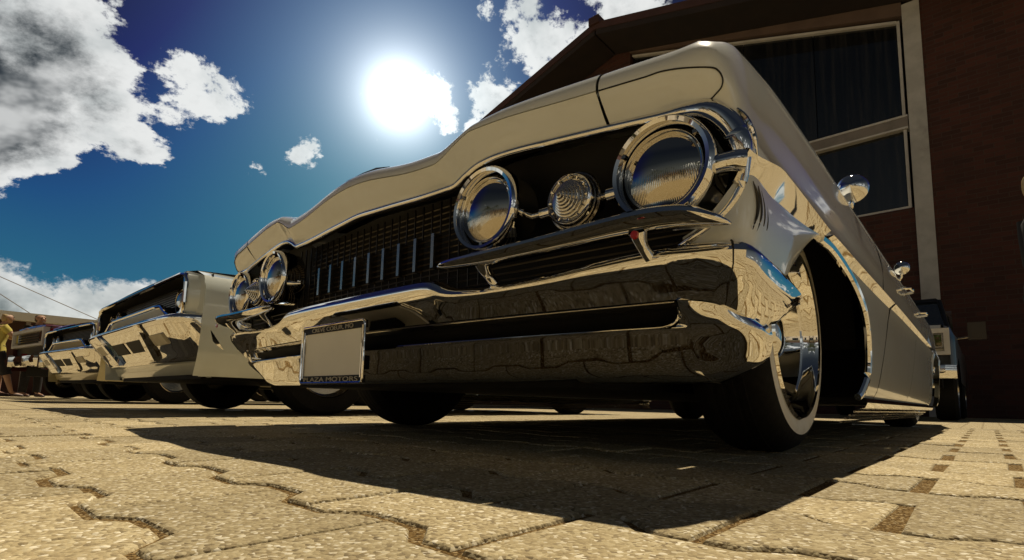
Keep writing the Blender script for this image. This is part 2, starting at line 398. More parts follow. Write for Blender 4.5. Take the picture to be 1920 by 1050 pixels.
def cat(pts, sub):
    # Catmull-Rom through points
    P = [Vector(p) for p in pts]; out = []
    n = len(P)
    for i in range(n-1):
        p0 = P[i-1] if i else P[0]*2-P[1]; p1 = P[i]; p2 = P[i+1]; p3 = P[i+2] if i+2 < n else P[-1]*2-P[-2]
        for k in range(sub):
            t = k/sub; t2 = t*t; t3 = t2*t
            out.append(((p1*2)+(p2-p0)*t+(p0*2-p1*5+p2*4-p3)*t2+(p1*3-p0-p2*3+p3)*t3)*0.5)
    out.append(P[-1])
    return out
def ss(a, b, x):
    t = max(0.0, min(1.0, (x-a)/(b-a))); return t*t*(3-2*t)
def text_mesh(body, size, name, m, parent, loc, rot, extrude=0.0008, align='CENTER', width=None):
    cu = bpy.data.curves.new(name, 'FONT'); cu.body = body; cu.size = size; cu.extrude = extrude; cu.align_x = align
    to = bpy.data.objects.new(name, cu); C.objects.link(to)
    dg = bpy.context.evaluated_depsgraph_get(); dg.update()
    me = bpy.data.meshes.new_from_object(to.evaluated_get(dg))
    bpy.data.objects.remove(to); bpy.data.curves.remove(cu)
    if width:
        xs = [v.co.x for v in me.vertices]; k = width/(max(xs)-min(xs))
        for v in me.vertices: v.co.x *= k
    me.materials.clear(); me.materials.append(MAT[m])
    o = bpy.data.objects.new(name, me); C.objects.link(o); o.parent = parent; o.location = loc; o.rotation_euler = rot
    return o

# ================================================================== GROUND
NX0, NX1, NY0, NY1 = -3.57, 2.55, -0.56, 5.05
def make_ground():
    mb = MB(); B = 900.0
    for (x0, x1, y0, y1) in ((-B, B, -B, NY0), (-B, B, NY1, B), (-B, NX0, NY0, NY1), (NX1, B, NY0, NY1)):
        o = len(mb.v); mb.v += [(x0, y0, -0.003), (x1, y0, -0.003), (x1, y1, -0.003), (x0, y1, -0.003)]; mb.f.append((o, o+1, o+2, o+3))
    g = mb.build('ground', 'far_paving', smooth=False, fixn=False); tag(g, kind='structure')
    mb = MB(); rows = []
    random.seed(3)
    for i in range(60):
        rows.append([(NX0+(NX1-NX0)*i/59, NY0+(NY1-NY0)*j/59, -0.0048) for j in range(60)])
    bed = mb.grid(rows, flip=True).build('pavement', 'joint_sand', smooth=False, fixn=False)
    tag(bed, kind='structure')
    PX, PY = 0.24, 0.1725
    def ring(w, g, jy, inset, rnd):
        # outline of a double-T stone about its centre
        h = PY/2 - jy/2
        xs = [-PX/2+g/2, -0.080, -0.044, 0.044, 0.080, PX/2-g/2]
        hs = [h+0.0155, h+0.0155, h-0.0155, h-0.0155, h+0.0155, h+0.0155]
        pts = [(x, -q) for x, q in zip(xs, hs)]+[(x, q) for x, q in zip(xs[::-1], hs[::-1])]
        # inset by moving along averaged normals
        out = []
        n = len(pts)
        for k in range(n):
            p = Vector(pts[k]); a = Vector(pts[k-1]); b = Vector(pts[(k+1) % n])
            e1 = (p-a).normalized(); e2 = (b-p).normalized()
            nn = Vector((-e1.y-e2.y, e1.x+e2.x)); nn = nn.normalized()
            q = p+nn*inset
            out.append((q.x+rnd[k][0], q.y+rnd[k][1]))
        return out
    def stone(seed, g, jy):
        rr = random.Random(seed)
        rnd = [(rr.uniform(-.0022, .0022), rr.uniform(-.0022, .0022)) for _ in range(12)]
        lev = [(0.0, -0.03), (0.0, -0.0042), (0.0022, -0.0013), (0.0055, 0.0)]
        v = []; f = []
        for ins, z in lev: v += [(x, y, z) for x, y in ring(0, g, jy, ins, rnd)]
        for l in range(3):
            for k in range(12):
                j = (k+1) % 12; f.append((l*12+k, l*12+j, l*12+12+j, l*12+12+k))
        t = 36
        f += [(t+0, t+1, t+10, t+11), (t+1, t+2, t+9, t+10), (t+2, t+3, t+8, t+9), (t+3, t+4, t+7, t+8), (t+4, t+5, t+6, t+7)]
        return v, f
    var = {}
    for kind, g, jy in (('thin', 0.007, 0.010), ('wide', 0.021, 0.007)):
        for s in range(6): var[(kind, s)] = stone(s+(50 if kind == 'wide' else 0), g, jy)
    meshes = {}
    for k, (v, f) in var.items():
        me = bpy.data.meshes.new('paver'); me.from_pydata(v, [], f); me.materials.append(MAT['paver_concrete']); meshes[k] = me
    spots = []
    for j in range(-6, 40):
        yc = 0.2175+PY*j
        if yc < NY0+0.05 or yc > NY1-0.05: continue
        off = 0.12 if j % 2 == 0 else 0.0
        k0 = int((NX0-0.672)/PX)-1
        for i in range(k0, k0+40):
            xc = 0.672+off+PX*i+0.12
            if xc < NX0+0.1 or xc > NX1-0.1: continue
            kind = 'wide' if xc > 1.0 else 'thin'
            d = Vector((xc, yc, 0))-CAMLOC
            fwd = d.x*RX[0][2]+d.y*RX[1][2]+d.z*RX[2][2]; rt = d.x*RX[0][0]+d.y*RX[1][0]+d.z*RX[2][0]
            dn = d.x*RX[0][1]+d.y*RX[1][1]+d.z*RX[2][1]
            seen = fwd > 0.2 and abs(rt/fwd) < 1.15 and (dn/fwd) < 0.55
            spots.append((0 if seen else 1, fwd if seen else d.length, xc, yc, kind))
    spots.sort()
    rest = MB(); rr = random.Random(5)
    for n, (s, dist, xc, yc, kind) in enumerate(spots):
        kk = (kind, rr.randrange(6)); rz = rr.uniform(-.012, .012); dz = rr.uniform(-.0022, .0006)
        dx, dy = rr.uniform(-.0015, .0015), rr.uniform(-.0015, .0015)
        tx, ty = rr.uniform(-.006, .006), rr.uniform(-.006, .006)
        if n < 300 and s == 0:
            o = bpy.data.objects.new('paver', meshes[kk]); C.objects.link(o); o.parent = bed
            o.location = (xc+dx, yc+dy, dz); o.rotation_euler = (tx, ty, rz)
        else:
            v, f = var[kk]; b = len(rest.v); ca, sa = math.cos(rz), math.sin(rz)
            rest.v += [(xc+dx+x*ca-y*sa, yc+dy+x*sa+y*ca, z+dz) for x, y, z in v]; rest.f += [tuple(b+q for q in ff) for ff in f]
    o = rest.build('farther_pavers', 'paver_concrete', bed, smooth=False, weld=False, fixn=False); tag(o, kind='stuff')
make_ground()

# ================================================================== BRICK HALL BEHIND
def hall():
    r = empty('brick_hall', (-7.08, 14.0, -.031)); r.scale = (1.2727,)*3
    tag(r, 'dark red brick gabled hall with tall glazed window and grey concrete pillar behind the cars', 'building')
    ax, az, sl_ = 0.0, 9.05, 0.285            # apex, local x
    L, Rr = -8.2, 8.2
    wx1 = 5.788; wx0 = 0.45                   # window band, local x  (right edge at world .488)
    zb = 3.58
    def zr(x): return az-abs(x)*sl_
    def zw(x): return 8.66-sl_*1.135*(x-wx0)*1.0 + 0.0
    zw = lin([(wx0, 8.84), (wx1, 7.075)])
    mb = MB(); T = 0.35
    def wallpoly(poly): mb.prism(poly, 'y', 0.0, T)
    wallpoly([(L, 0), (Rr, 0), (Rr, zb), (L, zb)])
    wallpoly([(6.08, zb), (Rr, zb), (Rr, zr(Rr)), (6.08, zr(6.08))])
    wallpoly([(L, zb), (wx0-0.05, zb), (wx0-0.05, zr(wx0-0.05)), (0, az), (L, zr(L))])
    mb.box(L, L+0.35, T, 22, 0, zr(L)); mb.box(Rr-0.35, Rr, T, 22, 0, zr(Rr))
    mb.build('wall', 'dark_brick', r, smooth=False)
    MB().box(5.832, 6.08, -0.03, 0.30, 0, zr(6.08)).build('pillar', 'concrete', r, smooth=False)
    # beam over the glazing
    MB().prism([(wx0-0.05, zw(wx0)+0.06), (5.83, zw(wx1)+0.045), (5.83, zr(5.83)+.02), (wx0-0.05, zr(wx0-.05)+.02)], 'y', -0.02, 0.3).build('lintel_beam', 'concrete_beam', r, smooth=False)
    # window with frames, rail, panes
    w = MB()
    f = 0.045
    w.box(wx1-f, wx1, 0.03, 0.16, zb, zw(wx1)); w.box(wx0, wx1-f, 0.03, 0.16, zb-0.002, zb+f)
    w.prism([(wx0, zw(wx0)-0.05), (wx1-f, zw(wx1-f)-0.05), (wx1-f, zw(wx1-f)), (wx0, zw(wx0))], 'y', 0.03, 0.16)
    win = w.build('window', 'white_frame', r, smooth=False)
    MB().box(wx0, wx1+0.03, -0.01, 0.2, 5.05, 5.225).build('transom_rail', 'grey_rail', win, smooth=False)
    MB().box(wx0, wx1+0.028, -0.02, 0.17, 5.228, 5.262).build('transom_strip', 'white_frame', win, smooth=False)
    MB().box(wx0, wx1+0.028, -0.02, 0.17, 5.013, 5.047).build('transom_strip', 'white_frame', win, smooth=False)
    n = 4
    for k in range(n):
        a = wx0+(wx1-f-wx0)*k/n; b = wx0+(wx1-f-wx0)*(k+1)/n-0.012
        MB().box(a, b, 0.10, 0.115, zb+f, 5.012).build('pane', 'dark_glass', win, smooth=False)
        MB().prism([(a, 5.262), (b, 5.262), (b, zw(b)-0.052), (a, zw(a)-0.052)], 'y', 0.10, 0.115).build('pane', 'dark_glass', win, smooth=False)
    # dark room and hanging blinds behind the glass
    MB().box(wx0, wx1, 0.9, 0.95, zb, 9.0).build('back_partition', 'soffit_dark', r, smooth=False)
    # roof with deep overhang
    ro = MB(); oh = -1.0
    for sgn in (-1, 1):
        xe = sgn*8.9
        ro.hexa([(0, oh, az+.12), (xe, oh, zr(8.9)+.12), (xe, 22, zr(8.9)+.12), (0, 22, az+.12),
                 (0, oh, az+.30), (xe, oh, zr(8.9)+.30), (xe, 22, zr(8.9)+.30), (0, 22, az+.30)])
    roof = ro.build('roof', 'roof_brown', r, smooth=False)
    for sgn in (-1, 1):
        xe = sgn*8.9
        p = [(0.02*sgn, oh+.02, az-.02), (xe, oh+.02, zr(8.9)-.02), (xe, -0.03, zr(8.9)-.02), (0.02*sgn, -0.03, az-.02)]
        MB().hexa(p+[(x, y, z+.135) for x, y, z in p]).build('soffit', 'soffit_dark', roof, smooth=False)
    MB().box(-0.14, 0.14, oh-0.06, oh+0.3, az+0.22, az+0.42).build('ridge_cap', 'roof_brown', roof, smooth=False)
hall()

# ================================================================== THE BIG CREAM CAR
car = empty('classic_car')
tag(car, 'huge low cream car in front with four round headlights, chrome bumper and whitewall tyres', 'car')
def Bw(x, k=0.05): return k*(x/0.86)**2
zt = pchip([(0, .616), (.20, .606), (.28, .602), (.37, .602), (.405, .617), (.45, .633), (.50, .637), (.64, .628), (.77, .617), (.90, .606)])
zs = pchip([(0, .673), (.06, .670), (.28, .640), (.345, .637), (.375, .646), (.41, .664), (.46, .681), (.52, .680), (.69, .667), (.76, .662), (.91, .653)])
zh = pchip([(0, .718), (.06, .714), (.26, .686), (.345, .683), (.40, .695), (.46, .712), (.55, .721), (.75, .714), (.91, .706)])
def nose(x):
    """front profile at |x|: list of (y,z) from trim to top of nose"""
    b = Bw(x); t, s_, h = zt(x), zs(x), zh(x)
    return [(.758+b, t+.001), (.737+b, t), (.722+b, t+(s_-t)*.35), (.709+b, t+(s_-t)*.75), (.7005+b, s_),
            (.7015+b, s_+(h-s_)*.28), (.7065+b, s_+(h-s_)*.54), (.7155+b, s_+(h-s_)*.77), (.7285+b, s_+(h-s_)*.93), (.746+b, h+.0015), (.775+b, h+.0085), (.83+b, h+.018)]
# hood and header panel between the two shut lines
xs = sorted(set([round(i*.0251, 4) for i in range(31)]+[.345, .36, .375, .39, .405, .42, .435, .46, .49]))
xs = [x for x in xs if x <= .7535]
full = [-x for x in xs[::-1] if x > 0]+xs
def hood_z(x, y):
    h = zh(abs(x))+.018
    yy = [(.83+Bw(x), h), (1.05, h*.55+.45*.760+.012), (1.4, h*.2+.8*.792), (2.12, .835+.012*math.cos(x/.75*PI/2))]
    return pchip(yy)(y)
rows = []
for x in full:
    P = nose(abs(x))
    rows.append([(x, y, z) for y, z in P[:5]])
MB().grid([[ (p[0], p[1], p[2]-(.0016 if k == 4 else 0)) for k, p in enumerate(cat(r, 4)[:])] for r in rows]).build('header_panel', 'cream_paint', car)
rows = []
for x in full:
    P = nose(abs(x))
    r = [(x, y, z) for y, z in P[4:]]
    r = [tuple(p) for p in cat(r, 3)]
    r[0] = (x, r[0][1], r[0][2]+.0022)
    r = [(x, r[0][1]+.02, r[0][2])]+r
    for k in range(1, 13):
        y = .83+Bw(x)+(2.12-.83-Bw(x))*k/12
        r.append((x, y, hood_z(x, y)))
    rows.append(r)
hood = MB().grid(rows).build('hood', 'cream_paint', car)
MB().tube([(x, .7045+Bw(x), zs(abs(x))) for x in full], .0024, 6).build('hood_gap_line', 'seam_black', car)  # dark tube stands in for the shade in the hood gap
# dark structure behind the shut lines
MB().grid([[(x, .76+Bw(x), zt(abs(x))-.01), (x, .735+Bw(x), zs(abs(x))), (x, .775+Bw(x), zh(abs(x))-.02), (x, .9+Bw(x), zh(abs(x))-.01)] for x in [i*.05 for i in range(-16, 17)]]).build('inner_header', 'under_black', car)

# fenders: fan of sections from the shut line round the corner and back to the door
def fender(sg):
    st = []
    for x in (.7586, .80, .845, .885):
        P = nose(x); q = dict(zip(range(12), P))
        f = (x-.7586)/(.885-.7586)
        L = [(x, *P[1]), (x, *P[2]), (x, *P[4]), (x, *P[6]), (x-.002*f, *P[8])]
        T1 = (x-.012*f, .75+Bw(x)+.04*f, zh(x)+.010+.008*f); T2 = (.7586, .80+.13*f, zh(x)+.018+.017*f)
        st.append(L+[T1, T2])
    st += [
        [(.932, .797, .592), (.940, .783, .612), (.944, .768, .640), (.938, .766, .676), (.918, .787, .7065), (.895, .83, .726), (.7586, 1.00, .755)],
        [(.960, .803, .565), (.966, .795, .595), (.966, .790, .630), (.954, .797, .687), (.928, .826, .722), (.89, .88, .742), (.7586, 1.08, .765)],
        [(.980, .815, .525), (.978, .818, .565), (.975, .825, .622), (.960, .838, .702), (.931, .866, .7375), (.88, .93, .754), (.7586, 1.15, .775)],
        [(.994, .865, .492), (.981, .868, .550), (.977, .872, .622), (.959, .89, .712), (.932, .925, .750), (.875, .97, .766), (.7586, 1.20, .782)],
        [(1.000, .96, .484), (.979, .96, .550), (.977, .96, .625), (.958, .975, .722), (.932, 1.005, .763), (.87, 1.04, .779), (.7586, 1.25, .788)],
        [(1.001, 1.13, .481), (.978, 1.13, .550), (.977, 1.13, .630), (.957, 1.135, .733), (.932, 1.145, .7815), (.87, 1.17, .795), (.7586, 1.34, .796)],
        [(1.001, 1.50, .481), (.978, 1.50, .550), (.977, 1.50, .630), (.957, 1.50, .737), (.932, 1.50, .786), (.87, 1.52, .799), (.7586, 1.60, .805)],
        [(1.001, 1.95, .483), (.978, 1.95, .550), (.977, 1.95, .630), (.957, 1.95, .737), (.932, 1.95, .784), (.87, 1.95, .799), (.7586, 1.95, .812)],
        [(1.001, 2.295, .484), (.978, 2.31, .550), (.977, 2.325, .630), (.957, 2.33, .735), (.932, 2.33, .782), (.87, 2.33, .798), (.7586, 2.33, .812)]]
    cols = [cat([s[k] for s in st], 6) for k in range(7)]
    rows = []
    for i in range(len(cols[0])):
        r = cat([cols[k][i] for k in range(7)], 5)
        a = Vector(r[0]); a2 = a+Vector((-.012, .012, 0)) if i < 30 else a+Vector((-.02, 0, 0))
        rows.append([(sg*p.x, p.y, p.z) for p in [a2]+r])
    f = MB().grid(rows).build('fender', 'cream_paint', car)
    # cap seam on the fender nose, its gap shade drawn by a dark tube
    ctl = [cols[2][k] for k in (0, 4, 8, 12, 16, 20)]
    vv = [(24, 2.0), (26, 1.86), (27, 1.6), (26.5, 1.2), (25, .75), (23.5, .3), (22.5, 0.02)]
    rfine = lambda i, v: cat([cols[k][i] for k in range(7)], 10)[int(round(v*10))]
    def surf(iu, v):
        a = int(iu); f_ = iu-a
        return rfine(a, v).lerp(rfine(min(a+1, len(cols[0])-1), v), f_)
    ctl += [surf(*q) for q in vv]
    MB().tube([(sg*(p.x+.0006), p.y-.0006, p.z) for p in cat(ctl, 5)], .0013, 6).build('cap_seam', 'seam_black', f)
    # lower fender ahead of the wheel
    lo = [(.872, .822, .395, .352), (.905, .806, .402, .350), (.935, .800, .425, .347), (.957, .801, .450, .344), (.974, .810, .474, .341), (.984, .830, .480, .340), (.988, .87, .480, .340), (.989, .94, .480, .342), (.989, 1.015, .480, .352), (.989, 1.06, .480, .380), (.990, 1.13, .480, .423), (.992, 1.20, .480, .463), (.994, 1.235, .480, .4795)]
    cc = cat([(a, b, c) for a, b, c, d in lo], 3); dd = cat([(a, b, d) for a, b, c, d in lo], 3)
    rows = []
    for a, b in zip(cc, dd):
        r = []
        for k in range(9):
            t = k/8; bul = .006*math.sin(PI*t)
            r.append((sg*(a.x+bul*ss(.9, .98, a.x)-.010*t*t), a.y+(b.y-a.y)*t, a.z+(b.z-a.z)*t))
        r.append((r[-1][0]-sg*.02, r[-1][1]+.008, r[-1][2]))
        rows.append(r)
    MB().grid(rows).build('fender_skirt', 'cream_paint', f)
    # three dark curved louvres on the corner
    for k in range(4):
        dyy = .014*k
        pts = cat([(.986+.0035*min(k, 1), .822+dyy, .462-.004*k), (.990, .829+dyy, .438-.004*k), (.989, .829+dyy, .412-.004*k), (.984-.000*k, .820+dyy, .385-.002*k)], 5)
        MB().tube([(sg*p.x, p.y, p.z) for p in pts], [.0006+.0022*math.sin(PI*min(1, max(0, i/(len(pts)-1)))) for i in range(len(pts))], 8).build('louvre', 'grille_metal', f)
    # behind the wheel, down to the sill
    Ya = pchip([(.150, 1.77), (.20, 1.825), (.30, 1.825), (.36, 1.79), (.405, 1.72), (.44, 1.60), (.462, 1.46), (.4795, 1.26)])
    Yd = pchip([(.150, 2.04), (.20, 2.06), (.33, 2.17), (.47, 2.285), (.482, 2.293)])
    secx = pchip([(.150, .962), (.18, .975), (.25, .984), (.35, .989), (.44, .992), (.4795, .995)])
    rows = []
    for i in range(25):
        z = .150+(.4795-.150)*i/24
        rows.append([(sg*secx(z), Ya(z)+(Yd(z)-Ya(z))*k/14, z) for k in range(15)])
    MB().grid(rows).build('rear_fender_panel', 'cream_paint', f)
    # bright wheel-arch moulding
    ap = [(.994, 1.225, .473), (.996, 1.32, .474), (.996, 1.46, .462), (.995, 1.60, .440), (.993, 1.72, .405), (.990, 1.79, .36), (.987, 1.825, .30), (.982, 1.828, .22), (.970, 1.79, .165), (.964, 1.765, .15)]
    MB().tube([(sg*p.x, p.y, p.z) for p in cat(ap, 4)], .0115, 8, sx=.8).build('arch_moulding', 'chrome', f)
    return f
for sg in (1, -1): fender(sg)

# sides behind the front wheels
SX = pchip([(.150, .962), (.18, .975), (.25, .984), (.35, .989), (.44, .992), (.475, .997), (.482, 1.001), (.52, .985), (.55, .978), (.63, .977), (.737, .957), (.785, .932), (.80, .87)])
g1 = pchip([(.150, 2.045), (.20, 2.066), (.33, 2.176), (.47, 2.291), (.60, 2.325), (.66, 2.333), (.80, 2.336)])
g2 = pchip([(.150, 2.93), (.20, 2.98), (.35, 3.15), (.54, 3.30), (.66, 3.33), (.80, 3.33)])
g3 = lambda z: 4.12+.1*(z-.15)
def side_panel(name, a, b, sg, arch=None, da=0.006, taper=False):
    rows = []
    ny = 40 if arch else 12
    for k in range(ny+1):
        s = k/ny; r = []
        for i in range(31):
            t = i/30
            z = .150+(.785-.150)*t
            y = a(z)+da+(b(z)-a(z)-da)*s
            if arch:
                zl = .150
                dd = abs(y-arch[0])
                if dd < arch[1]: zl = max(.150, arch[2]+math.sqrt(arch[1]**2-dd**2))
                z = zl+(.785-zl)*t
            x = SX(z)
            if taper: x -= .10*ss(4.9, 6.25, y)
            r.append((sg*x, y, z))
        x0 = r[-1][0]
        r.append((x0-sg*.06, r[-1][1], .797)); r.append((x0-sg*.20, r[-1][1], .80))
        rows.append(r)
    return MB().grid(rows).build(name, 'cream_paint', car)
for sg in (1, -1):
    d1 = side_panel('front_door', g1, g2, sg); d2 = side_panel('rear_door', g2, g3, sg)
    side_panel('quarter_panel', g3, lambda z: 6.22-.1*abs(z-.5), sg, arch=(4.66, .345, .18), taper=True)
    for d, yy in ((d1, 3.12), (d2, 3.95)):
        MB().tube([(sg*.972, yy-.07, .69), (sg*.999, yy-.06, .69), (sg*1.004, yy, .69), (sg*.999, yy+.06, .69), (sg*.972, yy+.07, .69)], .007, 8).build('door_handle', 'chrome', d)
    # chrome spear along the side: a broad blade at the lamp, thin further back
    def spear(name, tab):
        fz = cat([(y, zt_, zb_) for y, zt_, zb_ in tab], 5); rows = []
        for p in fz:
            y, a, b = p; h = a-b; x = SX((a+b)/2) if y > .9 else SX(.481)-.022*(1-ss(.79, .9, y))
            xx = .997-.020*(1-ss(.79, .90, y)) if y < 1.3 else .998
            rows.append([(sg*(xx-.012), y, a), (sg*(xx+.012), y, a-h*.02), (sg*(xx+.015), y, a-h*.08), (sg*(xx+.0085), y, a-h*.3), (sg*(xx+.001), y, a-h*.6), (sg*(xx-.007), y, a-h*.9), (sg*(xx-.009), y, b+h*.02), (sg*(xx-.012), y, b)])
        MB().grid(rows).build(name, 'chrome', car)
    spear('side_spear', [(.792, .505, .458), (.83, .503, .452), (.90, .502, .452), (1.0, .499, .457), (1.12, .494, .463), (1.24, .489, .469)])
    spear('side_spear', [(1.27, .487, .473), (1.6, .489, .471), (2.0, .494, .470), (2.28, .496, .473)])
    spear('side_spear', [(2.31, .497, .470), (2.7, .498, .474), (3.4, .496, .478), (4.15, .491, .484)])
    # rocker moulding and ribs
    MB().grid([[(sg*.955, y, .150), (sg*.978, y, .147), (sg*.982, y, .135), (sg*.975, y, .120), (sg*.95, y, .115)] for y in (1.80, 2.4, 3.2, 4.28)]).build('rocker_moulding', 'chrome', car)
    for k in range(4):
        MB().tube([(sg*(.945-.012*k), 1.82, .108-.010*k), (sg*(.945-.012*k), 4.2, .108-.010*k)], .0035, 6).build('rocker_rib', 'dull_chrome', car)
# fender mirrors
def mirror_(x, y, z, r, name='mirror'):
    m = MB().lathe([(0.0001, -r*.75), (r*.45, -r*.66), (r*.8, -r*.35), (r*.97, 0), (r, r*.25), (r*.93, r*.34), (.0001, r*.36)], 32, (x, y, z)).build(name, 'chrome', car)
    MB().tube(cat([(x, y, z-r*.6), (x-.004, y+.004, z-r*1.3), (x-.02, y+.01, .765)], 4), .007, 10).build('stalk', 'chrome', m)
mirror_(.945, 1.98, .842, .048); mirror_(-.945, 1.98, .842, .048)
mirror_(.955, 3.25, .835, .035)

# underside, liners
MB().box(-.60, .60, .90, 6.05, .150, .60).build('floor_pan', 'under_black', car, smooth=False)
for sg in (1, -1):
    MB().box(min(sg*.60, sg*.94), max(sg*.60, sg*.94), 2.1, 4.2, .155, .50).build('sill_box', 'under_black', car, smooth=False)
    for yc in (1.54, 4.66):
        MB().lathe([(.37, sg*.60), (.37, sg*.945)], 24, (0, yc, .30), 'x', 0, PI-.55).build('wheel_liner', 'under_black', car)
    MB().box(min(sg*.60, sg*.92), max(sg*.60, sg*.92), .93, 1.10, .37, .62).build('splash_shield', 'under_black', car, smooth=False)

# wheels
def wheel():
    r = MB().lathe([(.155, -.09), (.255, -.095), (.295, -.085), (.3125, -.06), (.315, -.03), (.315, .03), (.3125, .058), (.300, .080), (.283, .093), (.268, .0985)], 64, axis='x').build('wheel', 'rubber', car)
    for k in range(4):
        MB().lathe([(.3148, -.046+.026*k), (.3165, -.044+.026*k), (.3165, -.030+.026*k), (.3148, -.028+.026*k)], 64, axis='x').build('tread_band', 'rubber', r)
    MB().lathe([(.268, .0985), (.255, .1005), (.240, .0990), (.229, .094)], 64, axis='x').build('whitewall', 'whitewall', r)
    MB().lathe([(.229, .088), (.231, .098), (.225, .1045), (.217, .101), (.209, .086), (.203, .066), (.196, .058), (.188, .060), (.184, .066), (.178, .062), (.168, .030), (.150, -.005), (.12, -.016), (.10, -.012), (.085, .010), (.072, .036), (.060, .052), (.03, .062), (.0001, .064)], 64, axis='x').build('rim', 'chrome', r)
    return r
w0 = wheel(); w0.location = (.772, 1.54, .315)
for (x, y) in ((-.772, 1.54), (.772, 4.66), (-.772, 4.66)):
    w = copy_tree(w0, car); w.location = (x, y, .315)
    if x < 0: w.rotation_euler = (0, 0, PI)

# grille opening: dark lamp panels and deep grille
MB().grid([[(x, .875+Bw(x, .03), .345), (x, .86+Bw(x, .03), .45), (x, .85+Bw(x, .03), .56), (x, .80+Bw(x), zt(abs(x))+.002)] for x in [i*.031 for i in range(-30, 31)]]).build('grille_backing', 'grille_black', car)
def chain(sg=1):
    pts = [(x, .741+Bw(x), zt(x)-.008) for x in [0, .08, .16, .24, .30, .345, .37, .385, .40, .415, .435, .46, .50, .56, .64, .72, .80, .86, .895]]
    pts += [(.930, .793, .586), (.955, .800, .562), (.972, .805, .530), (.978, .806, .495), (.975, .806, .458), (.957, .803, .424), (.93, .803, .402), (.895, .808, .386), (.86, .82, .376)]
    return pts
half = chain()
path = [(-x, y, z) for x, y, z in half[::-1]][:-1]+half
sm = cat(path, 4)
rad = [.0085+.009*ss(.84, .95, abs(p.x))*ss(.47, .53, p.z)-.002*ss(.48, .44, p.z) for p in sm]
MB().tube([tuple(p) for p in sm], rad, 12, sx=1.0).build('grille_surround', 'chrome', car)
# grooves on the broad corner of the surround
for sg in (1, -1):
    for k in range(2):
        pts = cat([(.945+.012*k, .793+.008*k, .592-.002*k), (.968+.010*k, .798+.010*k, .568), (.984+.006*k, .806+.012*k, .535), (.990+.003*k, .812+.014*k, .500)], 4)
        MB().tube([(sg*p.x, p.y, p.z) for p in pts], [.0008+.0042*math.sin(PI*min(1, (i+.6)/len(pts))) for i in range(len(pts))], 8).build('corner_rib', 'chrome', car)
# fine horizontal grille bars, one by one
for k in range(15):
    z = .372+.0155*k
    xm = .385 if z > .405 else .93
    MB().tube([(x, .792+Bw(x, .03)+.02*(k/15), z) for x in [xm*(i/8-1) for i in range(17)]], .0020, 6).build('grille_bar', 'grille_metal', car)
for k in range(-5, 6):
    x = k*.068
    if abs(x) > .33: continue
    MB().box(x-.0052, x+.0052, .774, .80, .428, .512).build('grille_post', 'dull_chrome', car, smooth=False)
for k in range(-13, 14):
    x = k*.034
    MB().box(x-.001, x+.001, .797, .801, .37, .60).build('grille_rod', 'grille_metal', car, smooth=False)

# headlights
def headlight(x, z, y, tilt):
    h = MB().lathe([(.080, .075), (.086, .070), (.0885, .040), (.0900, .010), (.0885, -.002), (.0840, -.008), (.0775, -.006), (.0735, .004), (.0725, .016)], 72).build('headlight', 'chrome', car, loc=(x, y, z))
    MB().lathe([(.0725, .014), (.0690, .020)], 48).build('bezel_gasket', 'seam_black', h)
    MB().lathe([(.0700, .018), (.0690, .006), (.0668, .003), (.0650, .006), (.0645, .012)], 64).build('retaining_ring', 'chrome', h)
    prof = [(.0650, .010)]+[(.0640*math.cos(a), .010-.021*math.sin(a)**1.0) for a in [i*PI/2/14 for i in range(0, 14)]]+[(.0001, -.011)]
    # spherical cap
    Rc = .125; prof = []
    for i in range(17):
        r = .0648*(1-i/16)+.00001; prof.append((r, .009-(math.sqrt(Rc*Rc-r*r)-math.sqrt(Rc*Rc-.0648**2))))
    MB().lathe(prof, 64).build('lens', 'lamp_glass', h)
    for a in (.6, 2.6, 4.7):
        MB().box(.0745*math.cos(a)-.004, .0745*math.cos(a)+.004, -.006, .004, .0745*math.sin(a)-.003, .0745*math.sin(a)+.003).build('retainer_clip', 'dull_chrome', h, smooth=False)
    h.rotation_euler = (tilt, 0, 0)
    return h
def parking_lamp(x, z, y):
    h = MB().lathe([(.050, .050), (.0500, .012), (.0485, .004), (.0455, .001), (.0430, .006), (.0425, .014)], 56).build('parking_lamp', 'chrome', car, loc=(x, y, z))
    prof = [(.0425, .012), (.0400, .008)]
    n = 8
    for k in range(n):
        r0 = .036*(1-k/n); yy = .006-.036*(k/n)
        prof += [(r0, yy), (r0-.0012, yy-.0036), (r0-.0036, yy-.0040)]
    prof += [(.0001, .006-.039)]
    MB().lathe(prof, 48).build('ribbed_lens', 'clear_lens', h)
    for k in range(12):
        a = 2*PI*k/12
        c, s_ = math.cos(a), math.sin(a)
        MB().tube([(.0375*c, .004, .0375*s_), (.0425*c, .003, .0425*s_)], .0022, 6).build('ring_stud', 'chrome', h)
    MB().lathe([(.056, .030), (.057, .024), (.055, .020), (.052, .022)], 56).build('outer_ring', 'dull_chrome', h)
for sg in (1, -1):
    headlight(sg*.860, .498, .765, .0); headlight(sg*.491, .507, .728, .0); parking_lamp(sg*.686, .487, .748)
    # chrome bar that carries the lamps
    for (a, b, r) in ((.395, .408, .008), (.575, .600, .007), (.600, .637, .013), (.735, .752, .007), (.752, .785, .0135)):
        yy = .785
        MB().tube([(sg*a, yy, .487), (sg*b, yy, .487)], r, 16).build('lamp_link', 'chrome', car)
    MB().tube(cat([(sg*.935, .785, .486), (sg*.952, .786, .487), (sg*.972, .789, .487), (sg*.984, .795, .486)], 3), .0165, 16, sz=1.0).build('lamp_link', 'chrome', car)
    MB().tube([(sg*.375, .770, .478), (sg*.40, .752, .478), (sg*.42, .74, .480)], [.003, .0085, .0085], 12).build('lamp_fin', 'chrome', car)

